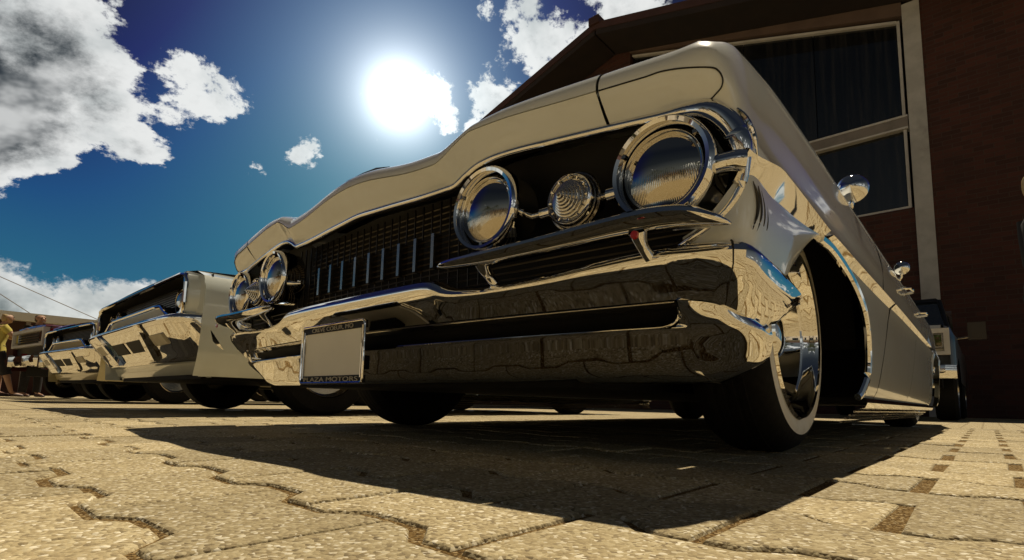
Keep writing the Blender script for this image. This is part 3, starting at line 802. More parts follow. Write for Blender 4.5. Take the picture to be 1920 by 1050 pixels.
# airfoil bars under the lamps
for sg in (1, -1):
    tab = [(.398, .692, .392, .002), (.415, .694, .392, .006), (.46, .696, .391, .010), (.55, .702, .390, .0125), (.70, .713, .394, .0135), (.80, .722, .399, .0145), (.87, .731, .400, .0155), (.92, .742, .397, .0145), (.950, .755, .391, .010), (.966, .766, .386, .004), (.969, .770, .385, .001)]
    q = cat([(a, b, c) for a, b, c, d in tab], 4); rr = [d for d in cat([(d, 0, 0) for a, b, c, d in tab], 4)]
    rows = []
    for p, d in zip(q, rr):
        d = max(.0006, d.x); rows.append([(sg*p.x, p.y+2.4*d*math.cos(a)-1.0*d*.4*math.sin(a), p.z+d*math.sin(a)) for a in [2*PI*k/14 for k in range(14)]])
    wb = MB().grid(rows, close_v=True).build('wing_bar', 'chrome', car)
    for k, x in enumerate((.505, .838)):
        yb = .704+.05*(x-.5); 
        MB().tube(cat([(sg*x, yb+.012, .388), (sg*x, yb+.018, .377), (sg*x, yb+.030, .366), (sg*(x+.004), yb+.044, .352)], 4), [.020, .0185, .017, .016, .0145, .014, .013, .012, .0115, .011, .011, .011, .011], 14, sx=.8).build('wing_post', 'chrome', wb)
    MB().lathe([(.0001, -.0), (.006, .0005), (.007, .004)], 20, (sg*.853, .690, .3700)).build('reflector', 'red_plastic', wb)

# bumper, upper blade
zt_b = pchip([(0, .361), (.30, .362), (.345, .358), (.375, .345), (.42, .336), (.50, .332), (.62, .335), (.74, .344), (.86, .351), (.97, .352)])
def bump_blade():
    st = []
    for x in [i*.02 for i in range(0, 46)]: st.append((x, .700+Bw(x, .06), zt_b(x), lin([(0, .290), (.86, .288), (.92, .285)])(x)))
    st = st[:-1]
    low_edge = [(.899, .817, .285), (.921, .821, .280), (.936, .828, .274), (.946, .838, .268), (.953, .852, .263), (.957, .870, .258), (.960, .900, .254), (.960, .950, .254), (.965, .990, .262), (.971, 1.027, .280), (.980, 1.050, .298), (.988, 1.068, .307)]
    cor = [(.915, .772, .352, .285), (.945, .778, .352, .281), (.966, .785, .351, .276), (.981, .795, .350, .270), (.989, .812, .348, .265), (.993, .835, .346, .263), (.9955, .875, .341, .256), (.997, .93, .334, .254), (.997, .99, .327, .266), (.996, 1.035, .322, .290), (.994, 1.060, .317, .301), (.992, 1.072, .312, .308)]
    st += [tuple(p) for p in cor]
    rows = []; joints = []
    N = len(st)
    for i, (x, y, a, d) in enumerate(st):
        p = st[max(0, i-1)]; q = st[min(N-1, i+1)]
        t = Vector((q[0]-p[0], q[1]-p[1])).normalized(); n = Vector((t.y, -t.x))
        h = a-d; k = min(1.0, h/.06)
        dw = .048
        if i < 45:
            sec = [(-.075, a+.010*k), (-.045, a+.021*k), (-.022, a+.020*k), (-.008, a+.013*k), (-.001, a+.003*k), (0, a-.03*h), (-.001, a-.08*h), (-.05*dw, a-.14*h), (-.26*dw, a-.36*h), (-.52*dw, a-.58*h), (-.78*dw, a-.80*h), (-dw, d), (-dw-.007, d-.001), (-dw-.03, d+.003)]
            rows.append([(x+n.x*o, y+n.y*o, z) for o, z in sec])
        else:
            q_ = i-45; lx, ly, lz = low_edge[q_]; bd = ss(-1, 4, q_)*.26*h      # bright band under the top edge grows round the corner
            h = a-lz
            top_ = [(-.075+.02*ss(0, 5, q_), a+.010*k), (-.045+.012*ss(0, 5, q_), a+.021*k-.008*k*ss(0, 5, q_)), (-.022+.008*ss(0, 5, q_), a+.020*k-.008*k*ss(0, 5, q_)), (-.008, a+.012*k), (-.001, a+.003*k), (.001, a-.03*h), (-.0005, a-.08*h-.35*bd), (-.005, a-.14*h-bd)]
            r = [Vector((x+n.x*o, y+n.y*o, z)) for o, z in top_]
            e0 = r[-1]; e1 = Vector((lx, ly, lz))
            for tt in (.28, .55, .80, 1.0): r.append(e0.lerp(e1, tt)+Vector((0, 0, -.003*math.sin(PI*tt))))
            r.append(e1+Vector((-.006, .006, .0))); r.append(e1+Vector((-.02, .02, .004)))
            rows.append([tuple(v) for v in r])
        sec = None
        if i in (12, 47): joints.append([(p_[0]+n.x*.0007, p_[1]+n.y*.0007, p_[2]) for p_ in rows[-1][1:10]])
    mirrored = [[(-x, y, z) for x, y, z in r] for r in rows[:0:-1]]
    b = MB().grid(mirrored+rows).build('bumper', 'chrome', car, angle=28)
    for sg in (1, -1):
        for jn in joints[1:]:
            MB().tube([(sg*x, y, z) for x, y, z in jn], [.0019-.00012*i for i in range(len(jn))], 6).build('bumper_joint', 'seam_black', b)
    return b
bumper = bump_blade()
# bumper, lower roll with its long recess
def bump_roll():
    V = [(.294, .080), (.290, .058), (.286, .044), (.281, .047), (.275, .051), (.269, .0555), (.263, .060), (.258, .0640), (.254, .067), (.2515, .0690), (.2495, .0700), (.248, .0705), (.2465, .0702), (.245, .0700), (.2435, .0704), (.242, .0714), (.240, .073), (.236, .0768), (.230, .083), (.220, .092), (.208, .103), (.196, .114), (.185, .125), (.175, .137), (.167, .150), (.161, .166), (.158, .186), (.157, .225)]
    nx = 120; rows = []
    def front(x):
        y = .700+Bw(x, .06); r = []
        for z, o in V:
            hw, zc, hz, cr = .862, .2665, .0215, .0213
            c2 = cr if z < zc else .004
            qx = x-(hw-c2); qz = abs(z-zc)-(hz-c2)
            sd = (math.hypot(max(qx, 0), max(qz, 0))+min(max(qx, qz), 0))-c2
            oo = o+(.034+.6*max(0, .287-z))*ss(.0012, -.005, sd)
            r.append(Vector((x, y+oo, z)))
        return r
    for i in range(nx+1): rows.append(front(.868*(i/nx)**.92))
    # round the corner: five guide lines, blended row by row
    keys = [2, 13, 20, 24, 27]; st0 = rows[-1]
    G = [[st0[k] for k in keys],
         [(.904, .822, .282), (.905, .839, .243), (.899, .878, .206), (.889, .915, .168), (.87, .990, .158)],
         [(.932, .836, .274), (.935, .849, .241), (.927, .888, .207), (.912, .925, .173), (.885, .990, .163)],
         [(.952, .862, .264), (.958, .868, .240), (.949, .904, .210), (.932, .938, .180), (.90, .995, .170)],
         [(.960, .896, .258), (.970, .900, .240), (.963, .930, .214), (.946, .957, .188), (.91, 1.0, .178)],
         [(.962, .934, .252), (.973, .940, .240), (.967, .960, .219), (.952, .980, .197), (.915, 1.01, .187)]]
    gl = [cat([tuple(g[k]) for g in G], 6) for k in range(5)]
    for i in range(1, len(gl[0])):
        cp = [gl[k][i] for k in range(5)]; r = []
        for q in range(len(V)):
            if q < 2: r.append(cp[0]+Vector((-.010*(2-q), .012*(2-q), .004*(2-q)))); continue
            for a, b, (ka, kb) in ((0, 1, (2, 13)), (1, 2, (13, 20)), (2, 3, (20, 24)), (3, 4, (24, 27))):
                if ka <= q <= kb:
                    # spacing follows the front rows
                    za, zb_ = V[ka][0], V[kb][0]; t = (za-V[q][0])/(za-zb_)
                    p0 = cp[max(a-1, 0)]; p1 = cp[a]; p2 = cp[b]; p3 = cp[min(b+1, 4)]
                    t2, t3 = t*t, t*t*t
                    r.append(((p1*2)+(p2-p0)*t+(p0*2-p1*5+p2*4-p3)*t2+(p1*3-p0-p2*3+p3)*t3)*.5); break
        rows.append(r)
    rows = [[tuple(v) for v in r] for r in rows]
    mirrored = [[(-x, y, z) for x, y, z in r] for r in rows[:0:-1]]
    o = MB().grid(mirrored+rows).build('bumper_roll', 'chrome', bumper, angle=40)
    # the long slot is a closed recess: inside coloured black to stand for shade
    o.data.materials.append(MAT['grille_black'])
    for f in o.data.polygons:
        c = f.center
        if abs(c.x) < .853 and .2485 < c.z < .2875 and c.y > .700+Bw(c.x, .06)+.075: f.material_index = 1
    return o
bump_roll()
for sg in (1, -1):
    MB().tube(cat([(sg*.940, .915, .238), (sg*.958, .918, .240), (sg*.970, .925, .246)], 4), .009, 12).build('bumper_bracket', 'chrome', bumper)
# added chrome tube: catches sky as the highlight of the slot's lower lip
for sg in (1, -1):
    pth = [(x, .700+Bw(x, .06)+.0695, .2452) for x in (.16, .25, .35, .45, .55, .65, .75, .82)]+[(.838, .7715+.0545, .2465), (.852, .8285, .252), (.8605, .8275, .262), (.8635, .8215, .276), (.8640, .8120, .2865)]
    MB().tube([(sg*p.x, p.y-.0015, p.z) for p in cat(pth, 4)], .0021, 8).build('lip_highlight', 'chrome', bumper)
# licence plate in its bright frame
def plate():
    p = empty('licence_plate'); p.parent = car
    yb, x0, x1, z0, z1 = .676, -.142, .160, .153, .301
    MB().box(x0+.012, x1-.012, yb+.002, yb+.006, z0+.016, z1-.016).build('plate_face', 'plate_tan', p, smooth=False)
    for (a, b, c, d, nm) in ((x0, x1, z1-.018, z1, 'frame_top'), (x0, x1, z0, z0+.018, 'frame_bottom')):
        MB().box(a, b, yb-.001, yb+.007, c, d).build(nm, 'grille_black', p, smooth=False)
    pts = [(x0, z0), (x1, z0), (x1, z1), (x0, z1)]
    rim = []
    rc = .010
    for (cx, cz, a0) in ((x1-rc, z1-rc, 0), (x0+rc, z1-rc, PI/2), (x0+rc, z0+rc, PI), (x1-rc, z0+rc, 1.5*PI)):
        for k in range(5):
            a = a0+PI/2*k/4; rim.append((cx+rc*math.cos(a), yb-.002, cz+rc*math.sin(a)))
    MB().tube(rim+[rim[0], rim[1]], .0034, 8).build('frame_rim', 'chrome', p)
    for xx in (x0+.010, x1-.010):
        MB().tube([(xx, yb-.001, z0+.012), (xx, yb-.001, z1-.012)], .0026, 8).build('frame_rail', 'chrome', p)
    cxm = (x0+x1)/2
    text_mesh('CREVE COEUR, MO', .0150, 'frame_lettering', 'tan_letter', p, (cxm, yb-.0015, z1-.0150), (PI/2, 0, 0), .0012, width=.20)
    text_mesh('PLAZA MOTORS', .0160, 'frame_lettering', 'tan_letter', p, (cxm, yb-.0015, z0+.0035), (PI/2, 0, 0), .0012, width=.262)
    MB().box(cxm-.06, cxm+.06, yb+.008, .75, .19, .225).build('plate_bracket', 'under_black', p, smooth=False)
plate()
# hood ornament: swept blade on the centre of the nose
MB().prism([(.715, .700), (.74, .728), (.775, .757), (.815, .786), (.86, .806), (.872, .800), (.862, .740)], 'x', -.072, -.050).build('hood_ornament', 'dull_chrome', car, smooth=False)

# cabin, deck and tail (mostly hidden from here)
cab = MB()
cab.grid([[(x, y, z) for x, y, z in ((-.62, 2.75, 1.24), (-.33, 2.68, 1.285), (0, 2.66, 1.30), (.33, 2.68, 1.285), (.62, 2.75, 1.24))], [(-.64, 3.4, 1.26), (-.33, 3.4, 1.325), (0, 3.4, 1.34), (.33, 3.4, 1.325), (.64, 3.4, 1.26)], [(-.60, 4.15, 1.23), (-.33, 4.25, 1.28), (0, 4.28, 1.29), (.33, 4.25, 1.28), (.60, 4.15, 1.23)]])
roof_ = cab.build('roof', 'cream_paint', car)
for sg in (1, -1):
    for (a, b) in (((sg*.76, 2.22, .80), (sg*.62, 2.75, 1.24)), ((sg*.75, 3.36, .80), (sg*.635, 3.36, 1.25)), ((sg*.70, 4.70, .80), (sg*.60, 4.15, 1.23))):
        MB().tube([a, b], .022, 8).build('pillar', 'cream_paint', roof_)
MB().grid([[(-.76, 2.20, .80), (-.4, 2.02, .83), (0, 1.98, .84), (.4, 2.02, .83), (.76, 2.20, .80)], [(-.61, 2.74, 1.235), (-.33, 2.67, 1.28), (0, 2.65, 1.295), (.33, 2.67, 1.28), (.61, 2.74, 1.235)]]).build('windscreen', 'car_glass', car)
MB().grid([[(-.70, 4.75, .80), (0, 4.95, .83), (.70, 4.75, .80)], [(-.60, 4.16, 1.225), (0, 4.28, 1.285), (.60, 4.16, 1.225)]]).build('rear_window', 'car_glass', car)
for sg in (1, -1):
    MB().grid([[(sg*.76, 2.25, .80), (sg*.75, 3.4, .80), (sg*.70, 4.68, .80)], [(sg*.625, 2.77, 1.235), (sg*.63, 3.4, 1.25), (sg*.605, 4.16, 1.225)]]).build('side_window', 'car_glass', car)
MB().grid([[(x*1.0, 2.10, .815), (x, 2.24, .80)] for x in (-.80, 0, .80)]).build('cowl', 'cream_paint', car)
MB().grid([[(x, y, z) for x in (-.76, -.4, 0, .4, .76)] for y, z in ((4.70, .80), (5.2, .82), (5.8, .80), (6.20, .74))]).build('boot_lid', 'cream_paint', car)
MB().grid([[(x, 6.22, z) for x in (-.86, -.4, 0, .4, .86)] for z in (.25, .45, .6, .76)]).build('tail_panel', 'cream_paint', car)
MB().tube([(-.9, 6.24, .40), (-.5, 6.30, .40), (.5, 6.30, .40), (.9, 6.24, .40)], .07, 12, sx=.6).build('rear_bumper', 'chrome', car)
def rebase(root, loc):
    root.location = loc
    inv = Matrix.Translation(Vector(loc)).inverted()
    for ch in root.children: ch.matrix_parent_inverse = inv
rebase(car, (0, 3.4, 0))

# ================================================================== OTHER VEHICLES
def simple_wheel(parent, r, w, x, y, sgx, rimmat='chrome', ww=False):
    t = MB().lathe([(r*.62, -w/2), (r*.93, -w/2), (r, -w*.36), (r, w*.36), (r*.93, w/2), (r*.66, w/2)], 40, axis='x').build('wheel', 'rubber', parent)
    MB().lathe([(r*.67, w*.46), (r*.63, w*.50), (r*.58, w*.30), (r*.30, w*.22), (r*.18, w*.40), (.0001, w*.44)], 32, axis='x').build('rim', rimmat, t)
    if ww: MB().lathe([(r*.90, w*.505), (r*.84, w*.515), (r*.78, w*.51)], 40, axis='x').build('whitewall', 'whitewall', t)
    t.location = (x, y, r)
    if sgx < 0: t.rotation_euler = (0, 0, PI)
    return t
def muscle_car(loc, rz, label, pm, lampdark, W=1.0, hoodblack=False):
    c = empty('muscle_car', loc, rz); tag(c, label, 'car', 'cars parked in a row with ours')
    k = W
    Lp = [(0, .778), (.5, .778), (.97, .776), (1.055, .762), (1.070, .72), (1.070, .61), (1.045, .562), (.97, .550), (.84, .554), (.73, .588), (.64, .630), (.50, .638), (0, .638)]
    Op = [(0, .802), (.5, .802), (.98, .800), (1.095, .770), (1.125, .70), (1.125, .60), (1.10, .53), (.98, .512), (.82, .508), (.70, .508), (.60, .508), (.45, .508), (0, .508)]
    def yo(x): return .06*ss(.95, 1.125, abs(x))
    full_ = lambda P: [(x, z) for x, z in P]+[(-x, z) for x, z in P[-2:0:-1]]
    L_, O_ = full_(Lp), full_(Op)
    rows = []
    for (a, b), (p, q) in zip(L_, O_):
        rows.append([(k*a, -.012, b), (k*(a*.6+p*.4), -.006+yo(a*.6+p*.4), b*.6+q*.4), (k*p, .005+yo(p), q)])
    front = MB().grid(rows, close_u=True).build('front_panel', pm, c)
    MB().grid([[(k*a, -.010, b), (k*a*.99, .115, b)] for a, b in L_], close_u=True).build('grille_tunnel', 'grille_black', c)
    lp = [(k*a, -.016, b) for a, b in L_]
    MB().tube(lp+[lp[0]], .0125, 8).build('grille_loop', 'chrome', c)
    MB().grid([[(k*x, .11, .52), (k*x, .11, .79)] for x in (-1.09, 0, 1.09)]).build('grille_backing', 'grille_black', c)
    for i in range(8):
        MB().box(-k*.62, k*.62, .07, .085, .648+.0145*i, .6515+.0145*i).build('grille_bar', 'grille_metal', c, smooth=False)
    for x in (.955, .755, -.755, -.955):
        h = MB().lathe([(.088, .05), (.090, .01), (.082, .0), (.076, .01)], 32, (k*x, .045, .655)).build('headlight', 'dull_chrome' if not lampdark else 'grille_metal', c)
        MB().lathe([(.077, .055), (.06, .042), (.03, .034), (.0001, .031)], 32, (k*x, .0, .655)).build('lens', 'lamp_glass', h)
    # sides
    sx = pchip([(.20, 1.04), (.35, 1.10), (.55, 1.122), (.70, 1.12), (.77, 1.09), (.805, 1.04), (.815, .97)])
    for sg in (1, -1):
        rows = []
        for i in range(61):
            y = .06+4.55*i/60; r = []
            zl = .22
            for yc in (.88, 3.75):
                if abs(y-yc) < .37: zl = max(zl, .27+math.sqrt(.37**2-(y-yc)**2))
            for j in range(15):
                z = zl+(.815-zl)*j/14; r.append((sg*k*sx(z), y+.0*z, z+.03*ss(.3, 2.0, y)*(j/14)))
            rows.append(r)
        MB().grid(rows).build('side_panel', pm, c)
        simple_wheel(c, .335, .21, sg*(k*1.0-.10), .88, sg, 'dull_chrome'); simple_wheel(c, .335, .21, sg*(k*1.0-.10), 3.75, sg, 'dull_chrome')
        MB().lathe([(.365, sg*.6), (.365, sg*k*1.03)], 20, (0, .88, .30), 'x', 0, PI).build('wheel_liner', 'under_black', c)
    MB().grid([[(k*x, y, z+.02*(1-(x/1.0)**2)) for x in (-.98, -.6, -.3, 0, .3, .6, .98)] for y, z in ((.005, .797), (.06, .812), (.4, .835), (1.35, .855))]).build('hood', 'black_paint' if hoodblack else pm, c)
    MB().hexa([(-.28*k, .42, .84), (.28*k, .42, .84), (.30*k, 1.1, .85), (-.30*k, 1.1, .85), (-.22*k, .50, .905), (.22*k, .50, .905), (.24*k, 1.05, .90), (-.24*k, 1.05, .90)]).build('hood_scoop', 'black_paint', c, smooth=False)
    MB().box(-.9*k, .9*k, .15, 4.5, .21, .5).build('floor_pan', 'under_black', c, smooth=False)
    # bumper with guards and lamp pods
    rows = []
    st = [(0, -.095), (.45, -.095), (.85, -.088), (1.0, -.075), (1.06, -.055), (1.095, -.02), (1.112, .03), (1.118, .08)]
    st = [(-x, y) for x, y in st[:0:-1]]+st
    for x, y in st:
        s_ = 1 if abs(x) < 1.1 else .0
        rows.append([(k*x*.97, y+.10, .548), (k*x*.99, y+.03, .552), (k*x, y, .538), (k*x, y-.004, .515), (k*x, y+.026, .475), (k*x*.995, y+.075, .41), (k*x*.985, y+.112, .36), (k*x*.975, y+.132, .325), (k*x*.965, y+.15, .307), (k*x*.94, y+.20, .30)])
    cols_ = [cat([r_[q] for r_ in rows], 4) for q in range(len(rows[0]))]
    b = MB().grid([[tuple(v) for v in cat([cc_[i] for cc_ in cols_], 3)] for i in range(len(cols_[0]))]).build('bumper', 'chrome', c, angle=50)
    for sg in (1, -1):
        MB().hexa([(sg*k*.40, .015, .315), (sg*k*.48, .015, .315), (sg*k*.48, .05, .315), (sg*k*.40, .05, .315), (sg*k*.50, -.118, .515), (sg*k*.56, -.118, .515), (sg*k*.56, -.06, .515), (sg*k*.50, -.06, .515)]).build('bumper_guard', 'chrome', b, smooth=False)
        for (xa, xb, za, zb_, nm, mm) in ((.60, .84, .398, .452, 'turn_signal', 'tan_letter'), (.04, .36, .380, .445, 'bumper_slot', 'grille_black')):
            yf = lin([(.41, -.024), (.475, -.072)]); ya, yb_ = -.095+.075-(.41-za)*-.6+.012-.0, -.095+.075-(zb_-.41)*.754+.012
            ya = -.020+(.41-za)*.75-.004; yb_ = -.020-(zb_-.41)*.754-.004
            x0_, x1_ = sorted((sg*k*xa, sg*k*xb))
            MB().hexa([(x0_, ya, za), (x1_, ya, za), (x1_, ya+.04, za), (x0_, ya+.04, za), (x0_, yb_, zb_), (x1_, yb_, zb_), (x1_, yb_+.04, zb_), (x0_, yb_+.04, zb_)]).build(nm, mm, b, smooth=False)
    MB().grid([[(k*x, .10, .315), (k*x, .13, .25), (k*x, .18, .215)] for x in (-.98, 0, .98)]).grid([[(sg_*k*a, y, .52) if t == 0 else (sg_*k*(a-.02*t), y+.01*t, .52-.10*t) for t in range(4)] for sg_ in (1,) for a, y in ((.97, .10), (1.06, .12), (1.10, .14), (1.11, .52))]).grid([[(-k*(a-.02*t), y+.01*t, .52-.10*t) for t in range(4)] for a, y in ((.97, .10), (1.06, .12), (1.10, .14), (1.11, .52))]).build('front_valance', pm, c)
    # cabin
    MB().grid([[(k*x, 1.35, .86), (k*x*.82, 1.95, 1.24)] for x in (-.92, 0, .92)]).build('windscreen', 'car_glass', c)
    MB().grid([[(k*x*.82, y, z+.03*(1-x*x)) for x in (-.95, -.5, 0, .5, .95)] for y, z in ((1.93, 1.235), (2.5, 1.28), (3.2, 1.20))]).build('roof', pm, c)
    MB().grid([[(k*x*.82, 3.2, 1.20), (k*x, 3.9, .86)] for x in (-.92, 0, .92)]).build('rear_window', 'car_glass', c)
    for sg in (1, -1): MB().grid([[(sg*k*.95, 1.36, .84), (sg*k*.98, 2.6, .84), (sg*k*.95, 3.88, .84)], [(sg*k*.77, 1.95, 1.235), (sg*k*.77, 2.5, 1.27), (sg*k*.77, 3.2, 1.19)]]).build('side_window', 'car_glass', c)
    MB().grid([[(k*x, y, z) for x in (-1.0, 0, 1.0)] for y, z in ((3.85, .85), (4.6, .82), (4.62, .3))]).build('boot_lid', pm, c)
    return c
muscle_car((-2.99, .90, 0), 0, 'cream muscle car with wide black looped grille, parked next to the big cream car', 'olive_cream_paint', False, .985)
c3 = muscle_car((-7.02, 1.11, 0), math.radians(5.6), 'yellowish cream car with black grille and dark hood, behind the looped-grille car', 'yellow_cream_paint', True, .90, True); c3.scale = (1, 1, 1.14)

def pickup(name, loc, rz, label, pm, H=1.0, W=.98, mirrors=False, white=False):
    c = empty(name, loc, rz); tag(c, label, 'truck')
    hz = 1.12*H
    # front face, hood, fenders
    for sg in (1, -1):
        rows = []
        for i in range(51):
            y = 5.1*i/50; zl = .50
            for yc in (.85, 4.0):
                if abs(y-yc) < .46: zl = max(zl, .34+math.sqrt(.46**2-(y-yc)**2))
            top = hz+(.0 if y < 1.4 else .04)
            rows.append([(sg*(W-.05*(1-ss(0, .12, y))-.04*ss(.8, 1.0, t)), y, zl+(top-zl)*t) for t in [j/10 for j in range(11)]]+[(sg*(W-.12), y, top+.025)])
        MB().grid(rows).build('side_panel', pm, c)
        simple_wheel(c, .37, .23, sg*(W-.14), .85, sg, 'dull_chrome'); simple_wheel(c, .37, .23, sg*(W-.14), 4.0, sg, 'dull_chrome')
    MB().grid([[(x*(W-.12), y, z+.02*(1-x*x)) for x in (-1, -.5, 0, .5, 1)] for y, z in ((-.01, hz-.03), (.03, hz+.02), (.4, hz+.04), (1.45, hz+.07))]).build('hood', pm, c)
    MB().box(-W+.05, W-.05, .06, .10, .52*H, hz).build('radiator_panel', pm if white else 'black_paint', c, smooth=False)
    x1, z0, z1 = W-.045, hz-.34, hz-.025
    g = MB()
    for (a, b, p, q) in ((-x1, x1, z1-.055, z1), (-x1, x1, z0, z0+.04), (-x1, -x1+.055, z0+.04, z1-.055), (x1-.055, x1, z0+.04, z1-.055)): g.box(a, b, -.035, .05, p, q)
    gf = g.build('grille_frame', 'chrome' if not mirrors or white else 'white_frame', c, smooth=False)
    for i in range(5): MB().box(-x1+.30, x1-.30, .01, .03, z0+.05+i*.045, z0+.065+i*.045).build('grille_bar', 'dull_chrome', gf, smooth=False)
    MB().box(-x1+.045, x1-.045, .04, .055, z0+.03, z1-.045).build('grille_backing', 'grille_black', c, smooth=False)
    for sg in (1, -1):
        xc = sg*(x1-.18)
        h = MB().box(xc-.12, xc+.12, -.005, .04, z0+.085, z1-.06).build('headlight', 'dull_chrome', c, smooth=False)
        MB().box(xc-.105, xc+.105, -.010, -.005, z0+.10, z1-.075).build('lens', 'lamp_glass', h, smooth=False)
        MB().box(xc-.12, xc+.12, -.006, .04, z0+.04, z0+.075).build('turn_signal', 'tan_letter', c, smooth=False)
    bm_ = MB(); st = [(-W-.01, .12), (-W, -.02), (-W+.1, -.10), (0, -.13), (W-.1, -.10), (W, -.02), (W+.01, .12)]
    bm_.grid([[(x, y+.06, .66*H), (x, y, .655*H), (x, y-.012, .60*H), (x, y, .545*H), (x, y+.012, .50*H), (x, y+.07, .49*H)] for x, y in st])
    bm_.build('bumper', 'chrome', c)
    for sg in (1, -1): MB().box(sg*.42-.04, sg*.42+.04, -.165, -.10, .49*H, .68*H).build('bumper_guard', 'chrome', c, smooth=False)
    MB().box(-W+.15, W-.15, .2, 5.0, .40, .75).build('chassis', 'under_black', c, smooth=False)
    rz_ = 1.80*H
    ws = MB().grid([[(x*(W-.10), 1.42, hz+.05), (x*(W-.20), 1.98, rz_-.06)] for x in (-1, 0, 1)]).build('windscreen', 'car_glass', c)
    MB().hexa([(-W+.18, 1.95, rz_-.06), (W-.18, 1.95, rz_-.06), (W-.18, 3.0, rz_-.06), (-W+.18, 3.0, rz_-.06), (-W+.24, 2.0, rz_), (W-.24, 2.0, rz_), (W-.24, 2.95, rz_), (-W+.24, 2.95, rz_)]).build('roof', pm, c, smooth=False)
    for sg in (1, -1):
        MB().tube([(sg*(W-.09), 1.44, hz+.04), (sg*(W-.20), 1.98, rz_-.05)], .03, 8).build('pillar', pm, c)
        MB().grid([[(sg*(W-.06), 1.5, hz+.04), (sg*(W-.06), 3.0, hz+.04)], [(sg*(W-.19), 1.99, rz_-.06), (sg*(W-.19), 3.0, rz_-.06)]]).build('side_window', 'car_glass', c)
        if mirrors:
            mm = MB().hexa([(sg*(W+.10), 1.52, hz-.02), (sg*(W+.29), 1.52, hz-.02), (sg*(W+.28), 1.58, hz-.02), (sg*(W+.11), 1.58, hz-.02), (sg*(W+.10), 1.52, hz+.22), (sg*(W+.29), 1.52, hz+.22), (sg*(W+.28), 1.58, hz+.22), (sg*(W+.11), 1.58, hz+.22)]).build('mirror', 'grille_metal', c, smooth=False)
            MB().tube([(sg*(W-.05), 1.56, hz+.0), (sg*(W+.12), 1.555, hz+.02)], .014, 8).build('stalk', 'dull_chrome', mm)
    MB().grid([[(x*(W-.1), y, z) for x in (-1, 1)] for y, z in ((3.02, rz_-.06), (3.03, hz+.04))]).build('rear_window', 'car_glass', c)
    MB().grid([[(x*(W-.1), y, z) for x in (-1, 1)] for y, z in ((3.1, .72), (5.1, .72), (5.1, hz))]).build('cargo_bed', pm, c)
    return c
pickup('pickup_truck', (.03, 8.0, 0), 0, 'black pickup truck with chrome grille frame and square lamp, behind the big car', 'black_paint', 1.0, .975, True)
pickup('old_truck', (-11.6, 1.17, 0), math.radians(7.6), 'dark maroon old truck at the far end of the row, people beside it', 'maroon_paint', 1.12, .95, True)
pickup('red_truck', (-9.4, 1.36, 0), math.radians(7), 'red truck standing between the maroon truck and the yellowish car', 'red_paint', 1.0, .80)

# ================================================================== MARKET CANOPY ON THE LEFT
def canopy():
    c = empty('market_canopy', (-20.0, 2.5, 0)); tag(c, 'low white canopy roof with brown stall front, far left behind the row of cars', 'canopy')
    MB().hexa([(-.3, -9.0, 2.22), (.0, -9.0, 2.22), (0, 3.5, 2.22), (-.3, 3.5, 2.22), (-.3, -9, 2.46), (0, -9, 2.46), (0, 3.5, 2.46), (-.3, 3.5, 2.46)]).build('fascia', 'tent_white', c, smooth=False)
    MB().hexa([(-6, -9, 2.4), (-.31, -9, 2.4), (-.31, 3.5, 2.4), (-6, 3.5, 2.4), (-6, -9, 3.2), (-.31, -9, 2.45), (-.31, 3.5, 2.45), (-6, 3.5, 3.0)]).build('roof', 'tent_white', c, smooth=False)
    MB().box(-1.6, -1.4, -9, 3.4, 0, 2.4).build('stall_front', 'shop_brown', c, smooth=False)
    for y in (-2.6, -.6, 1.4, 3.2): MB().box(-.25, -.15, y-.05, y+.05, 0, 2.22).build('post', 'grey_rail', c, smooth=False)
    for i in range(3): MB().box(-1.39, -1.34, -2.3+2*i, -1.0+2*i, .9, 1.9).build('stall_window', 'dark_glass', c, smooth=False)
    for k, (a, b) in enumerate((((0, -3.0, 4.1), (0, -.6, 2.46)), ((0, -4.2, 4.6), (0, 1.1, 2.46)))):
        MB().tube([(-.1, a[1], a[2]), (-.1, b[1], b[2])], .012, 6).build('stay_cable', 'grey_rail', c)
    MB().tube([(-.1, -4.2, 2.4), (-.1, -4.2, 4.7)], .04, 8).build('mast', 'grey_rail', c)
canopy()

# ================================================================== PEOPLE
def skin(name, J, E, m, parent=None, root=0, sub=2):
    """J: list of (x,y,z,r); one continuous skinned surface"""
    me = bpy.data.meshes.new(name); me.from_pydata([j[:3] for j in J], E, [])
    o = bpy.data.objects.new(name, me); C.objects.link(o)
    o.modifiers.new('skin', 'SKIN'); md = o.modifiers.new('sub', 'SUBSURF'); md.levels = sub; md.render_levels = sub
    sv = me.skin_vertices[0].data
    for i, j in enumerate(J):
        r = j[3] if isinstance(j[3], tuple) else (j[3], j[3]); sv[i].radius = r; sv[i].use_root = (i == root)
    dg = bpy.context.evaluated_depsgraph_get(); dg.update()
    m2 = bpy.data.meshes.new_from_object(o.evaluated_get(dg)); m2.name = name
    bpy.data.objects.remove(o); bpy.data.meshes.remove(me)
    m2.materials.clear(); m2.materials.append(MAT[m]); m2.polygons.foreach_set('use_smooth', [True]*len(m2.polygons))
    o = bpy.data.objects.new(name, m2); C.objects.link(o)
    if parent: o.parent = parent
    return o
